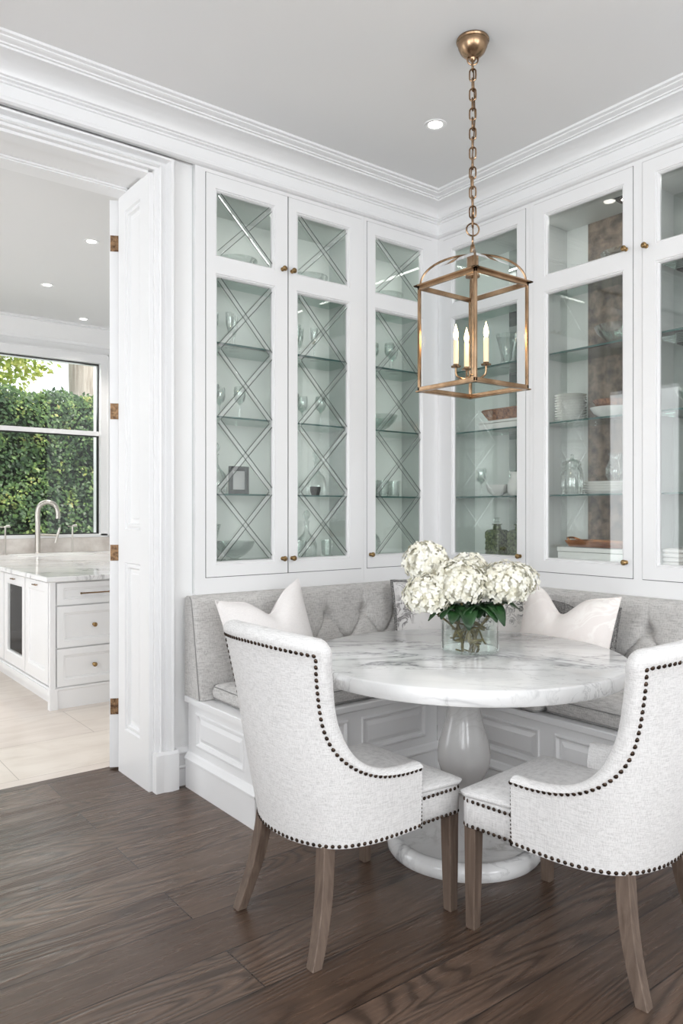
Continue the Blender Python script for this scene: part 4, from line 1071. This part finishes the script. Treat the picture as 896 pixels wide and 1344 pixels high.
wt = tag(MB().box((0, 0, 0), (1, 1, 1)).build('kitchen_worktop', M['marble']), 'white marble worktop on the kitchen cabinets under the window', 'worktop')
mb = MB(); mb.loft([[(x, y, z) for x, y in [(IX-.03+i, IY-.03+i), (1.38, IY-.03+i), (1.38, 4.955), (-4.6, 4.955), (-4.6, 4.335+i), (IX-.03+i, 4.335+i)]] for z, i in ((.883, .006), (.888, 0), (.915, 0), (.920, .005))])
o = mb.build('kw', M['marble'], smooth=30); wt.data = o.data; bpy.data.objects.remove(o)
rk = empty('kitchen_base_cabinet', (-3.2, 4.6, 0), label='white base cabinets along the kitchen window wall', cat='kitchen cabinet')
mb = MB(Matrix.Translation((3.2, -4.6, 0))); mb.box((-4.6, 4.38, .10), (IX-.03, 4.98, .882)); mb.box((-4.6, 4.44, 0), (IX-.03, 4.98, .10)); mb.build('carcass', M['paint'], rk, smooth=0)
for q in range(5):
    mb = MB(Matrix.Translation((3.2, -4.6, 0)) @ Matrix(((1, 0, 0, 0), (0, 0, -1, 4.36), (0, 1, 0, 0), (0, 0, 0, 1)))); a = -4.59+q*.535
    frame_front(mb, a, a+.525, .12, .87, [(a+.06, a+.465, .18, .81)], -.02, 0); rings_rect(mb, a+.06, a+.465, .18, .81, [(0, 0), (.012, -.004), (.016, -.012)], True); mb.build('door', M['paint'], rk, smooth=20)
sp = tag(MB().box((-4.6, 4.958, .9205), (.9, 4.998, 1.078)).build('stone_splashback', M['splash'], smooth=0), 'beige stone splashback strip below the kitchen window', 'splashback')
# sink and taps
snk = empty('undermount_sink', (-1.02, 4.60, .9205), label='undermount sink with raised white rim in the kitchen worktop', cat='sink')
mb = MB(); mb.loft([[(x, y, z) for x, y in rrect(-.36-e, -.20-e, .36+e, .20+e, .05)] for z, e in ((.0, .02), (.006, .018), (.006, 0), (.001, -.012))]); mb.build('sink_rim', M['white'], snk)
fa = empty('kitchen_faucet', (-1.10, 4.85, .921), label='brushed nickel gooseneck faucet in front of the kitchen window', cat='faucet')
mb = MB(); mb.lathe([(.001, 0), (.032, 0), (.032, .008), (.026, .014), (.024, .10), (.020, .11)], n=20)
mb.tube(catmull([(0, 0, .05), (0, 0, .30), (.0, 0, .44), (.03, -.01, .52), (.10, -.03, .545), (.165, -.05, .51), (.19, -.06, .43), (.19, -.06, .37)], 8), .026, 12); mb.build('spout', M['steel'], fa)
mb = MB(); mb.tube([(.0, 0, .20), (.19, -.05, .19)], .012, 8); mb.tube([(.17, -.05, .11), (.19, -.05, .19), (.215, -.055, .27)], .014, 8); mb.build('handle', M['steel'], fa)
for (x, lab) in ((-1.42, 'slim nickel tap left of the kitchen gooseneck faucet'), (-.73, 'slim nickel tap right of the kitchen gooseneck faucet')):
    t = empty('filter_tap', (x, 4.86, .921), label=lab, cat='tap')
    mb = MB(); mb.lathe([(.001, 0), (.02, 0), (.02, .006), (.009, .01)], n=14); mb.tube(catmull([(0, 0, 0), (0, 0, .26), (.005, 0, .29), (.04, -.02, .295)], 5), .009, 8); mb.build('spout', M['steel'], t)
    mb = MB(); mb.tube([(-.05, 0, .285), (.05, 0, .285)], .006, 6); mb.build('handle', M['steel'], t)

# ------------------------------------------------------------------ garden beyond the kitchen window
S('ground', MB().box((-14, 5.25, -.25), (12, 26, -.2)), mottled('lawn_soil', (.04, .07, .02), (.10, .15, .05), 4, .9), smooth=0)
rnd = random.Random(3)
hg = empty('garden_hedge', (-1, 7.9, -.2), label='clipped green hedge of small mixed leaves filling the kitchen window', cat='hedge')
hl = MB()
def leafquad(mb, p, s, nv, rn):
    u = nv.orthogonal().normalized(); u = (Matrix.Rotation(rn.uniform(0, 6.28), 3, nv) @ u); v = nv.cross(u)
    mb.add([tuple(p-v*s*.0), tuple(p+u*s*.32+v*s*.45), tuple(p+v*s), tuple(p-u*s*.32+v*s*.45)], [(0, 1, 2, 3)])
def hz(x): return 3.13+.05*sin(x*3.1)+.04*sin(x*7.7+1)
for i in range(27000):
    x = rnd.uniform(-4.6, 2.4); top = hz(x); z = -.2+(top+.2)*(1-rnd.random()**1.25*1.0); z = rnd.uniform(.2, top) if rnd.random() < .8 else top-rnd.random()*.1
    y = 7.9+.12*sin(x*2.3)+.10*sin(z*4+x)+.07*sin(x*9)*sin(z*8)+rnd.uniform(-.10, .16)
    if z > top-.12: y += rnd.uniform(0, .9)
    nv = Vector((rnd.uniform(-.6, .6), -1+rnd.uniform(-.2, .5), rnd.uniform(-.1, .9))).normalized()
    leafquad(hl, Vector((x+1, y-7.9, z+.2)), rnd.uniform(.040, .088), nv, rnd)
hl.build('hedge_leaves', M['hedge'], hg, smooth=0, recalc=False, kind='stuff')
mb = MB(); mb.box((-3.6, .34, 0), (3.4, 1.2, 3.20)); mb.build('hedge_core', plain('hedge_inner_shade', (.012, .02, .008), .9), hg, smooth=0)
def tree(x, y, r, h, crown, label, nleaf, leafmat):
    t = empty('garden_tree', (x, y, -.2), label=label, cat='tree', group='trees beyond the hedge')
    mb = MB(); mb.tube([(.0, 0, 0), (.03, 0, h*.4), (-.04, .1, h*.75), (0, 0, h)], [r*1.15, r, r*.93, r*.8], 18); mb.build('trunk', M['bark'], t)
    br = MB()
    for k in range(7):
        a = k*2.4; z0 = h*(.45+.07*k); br.tube(catmull([(0, 0, z0), (cos(a)*.7, sin(a)*.5, z0+.4), (cos(a)*1.7, sin(a)*1.0, z0+.7)], 4), [r*.22*(1-i/10) for i in range(9)], 7)
    br.build('branch', M['bark'], t)
    lf = MB()
    for i in range(nleaf):
        c = crown[i % len(crown)]; d = Vector((rnd.gauss(0, 1), rnd.gauss(0, 1), rnd.gauss(0, 1))); d = d/(d.length+1e-6)*(rnd.random()**.5)
        p = Vector((c[0]+d.x*c[3], c[1]+d.y*c[3], c[2]+d.z*c[3]*.8)); nv = Vector((rnd.uniform(-1, 1), -.7, rnd.uniform(-.3, 1))).normalized()
        leafquad(lf, p, rnd.uniform(.09, .17), nv, rnd)
    lf.build('foliage', leafmat, t, smooth=0, recalc=False, kind='stuff'); return t
tree(1.50, 11.0, .29, 9, [(-1.2, -.3, 6.5, 1.6), (.8, .2, 7, 1.6), (-2.2, .2, 5.6, 1.0)], 'large tree with broad pale trunk beyond the hedge', 2600, M['tree'])
tree(.35, 13.5, .12, 7, [(.0, 0, 4.4, .9), (-.9, -.4, 4.9, .9), (.7, .2, 5.0, .8), (-1.6, 0, 4.2, .8), (.1, .2, 5.9, 1.1)], 'slender yellow-green tree left of the broad trunk, beyond the hedge', 2800, M['tree'])
tree(-4.6, 13.5, .14, 7, [(.0, 0, 5, 1.2), (.9, 0, 4.5, .9), (-1.2, .3, 5.2, 1.1)], 'bushy yellow-green tree at the left end beyond the hedge', 2400, M['tree'])

# ------------------------------------------------------------------ daylight, lamps, camera
w = bpy.data.worlds.new('sky'); sc.world = w; w.use_nodes = True
bg = w.node_tree.nodes['Background']; bg.inputs['Color'].default_value = (.93, .97, 1.0, 1); bg.inputs['Strength'].default_value = 1.9
def area(name, loc, rot, sx, sy, e, c=(1, 1, 1)):
    d = bpy.data.lights.new(name, 'AREA'); d.shape = 'RECTANGLE'; d.size = sx; d.size_y = sy; d.energy = e; d.color = c
    o = bpy.data.objects.new(name, d); col.objects.link(o); o.location = loc; o.rotation_euler = rot; return o
# daylight entering each window (emitters stand outside the openings)
for (a, b_, c, d_) in wl: area('window_daylight', (-5.45, (a+b_)/2, (c+d_)/2), (0, R(-90), 0), d_-c, b_-a, 60, (.955, .98, 1))
for (a, b_, c, d_) in wf: area('window_daylight', (-(a+b_)/2, -6.55, (c+d_)/2), (R(90), 0, 0), b_-a, d_-c, 72, (.955, .98, 1))
for (a, b_, c, d_) in wk: area('window_daylight', (-5.45, (a+b_)/2, (c+d_)/2), (0, R(-90), 0), d_-c, b_-a, 48, (.97, .985, 1))  # added kitchen fill through the unseen left window
area('window_daylight', (-1.8, 5.6, 3.2), (R(-62), 0, 0), 3.0, 1.4, 45, (.97, .99, 1))
def spot(loc, e, size=100):
    d = bpy.data.lights.new('downlight_beam', 'SPOT'); d.energy = e; d.spot_size = R(size); d.spot_blend = .8; d.shadow_soft_size = .05; d.color = (1, .93, .84)
    o = bpy.data.objects.new('downlight_beam', d); col.objects.link(o); o.location = loc
spot((-.752, -.728, CEIL-.03), 9)
for p in ((-1.445, 2.249), (-1.375, 3.587), (-.70, 4.60)): spot((*p, KC-.03), 48)
for (x, y, sx, sy) in ((-1.17, .06, .95, .03), (-.30, .06, .5, .03), (.06, -.36, .03, .6), (.06, -1.06, .03, .55), (.06, -1.72, .03, .55)):
    area('cabinet_top_fill', (x, y, 3.005), (0, 0, 0), sx, sy, .6, (1, .99, .96))  # added fill under the cabinet tops, brightening the interiors
# unseen fill added behind the door stiles to brighten the cabinet backs
for (x, y, rot) in ((-1.68, .05, 0), (-1.148, .05, 0), (-.655, .05, 0), (-.58, .05, 0), (-.045, .05, 0)):
    area('cabinet_back_fill', (x, y, 2.05), (R(90), 0, 0), .02, 1.85, .9, (1, .99, .96))
for y in (-.03, -.71, -.765, -1.372, -1.404, -2.07):
    area('cabinet_back_fill', (.05, y, 2.05), (R(90), 0, R(-90)), .02, 1.85, .9, (1, .99, .96))
d = bpy.data.lights.new('candle_bulb_light', 'POINT'); d.energy = 2.5; d.color = (1, .7, .4); d.shadow_soft_size = .03
o = bpy.data.objects.new('candle_bulb_light', d); col.objects.link(o); o.location = (*LC, 2.13)

sd = bpy.data.lights.new('sun', 'SUN'); sd.energy = 3.4; sd.angle = R(1); sd.color = (1, .95, .85)
so = bpy.data.objects.new('sun', sd); col.objects.link(so); so.location = (4, -4, 12); so.rotation_euler = (R(42), 0, R(22))
cam = bpy.data.cameras.new('camera'); co = bpy.data.objects.new('camera', cam); col.objects.link(co)
co.location = (-3.458, -3.445, 1.37); co.rotation_euler = (R(90), 0, R(-37.8))
cam.sensor_width = 36; cam.lens = 990*36/1344; cam.shift_y = -1/1344; cam.clip_start = .05; cam.clip_end = 200
sc.camera = co
sc.view_settings.view_transform = 'Standard'; sc.view_settings.look = 'None'; sc.view_settings.gamma = 1; sc.view_settings.use_curve_mapping = False
sc.view_settings.exposure = 0.06
cy = sc.cycles
cy.use_denoising = True; cy.max_bounces = 14; cy.transparent_max_bounces = 40; cy.diffuse_bounces = 6; cy.glossy_bounces = 6; cy.caustics_reflective = False; cy.caustics_refractive = False
cy.sample_clamp_indirect = 6
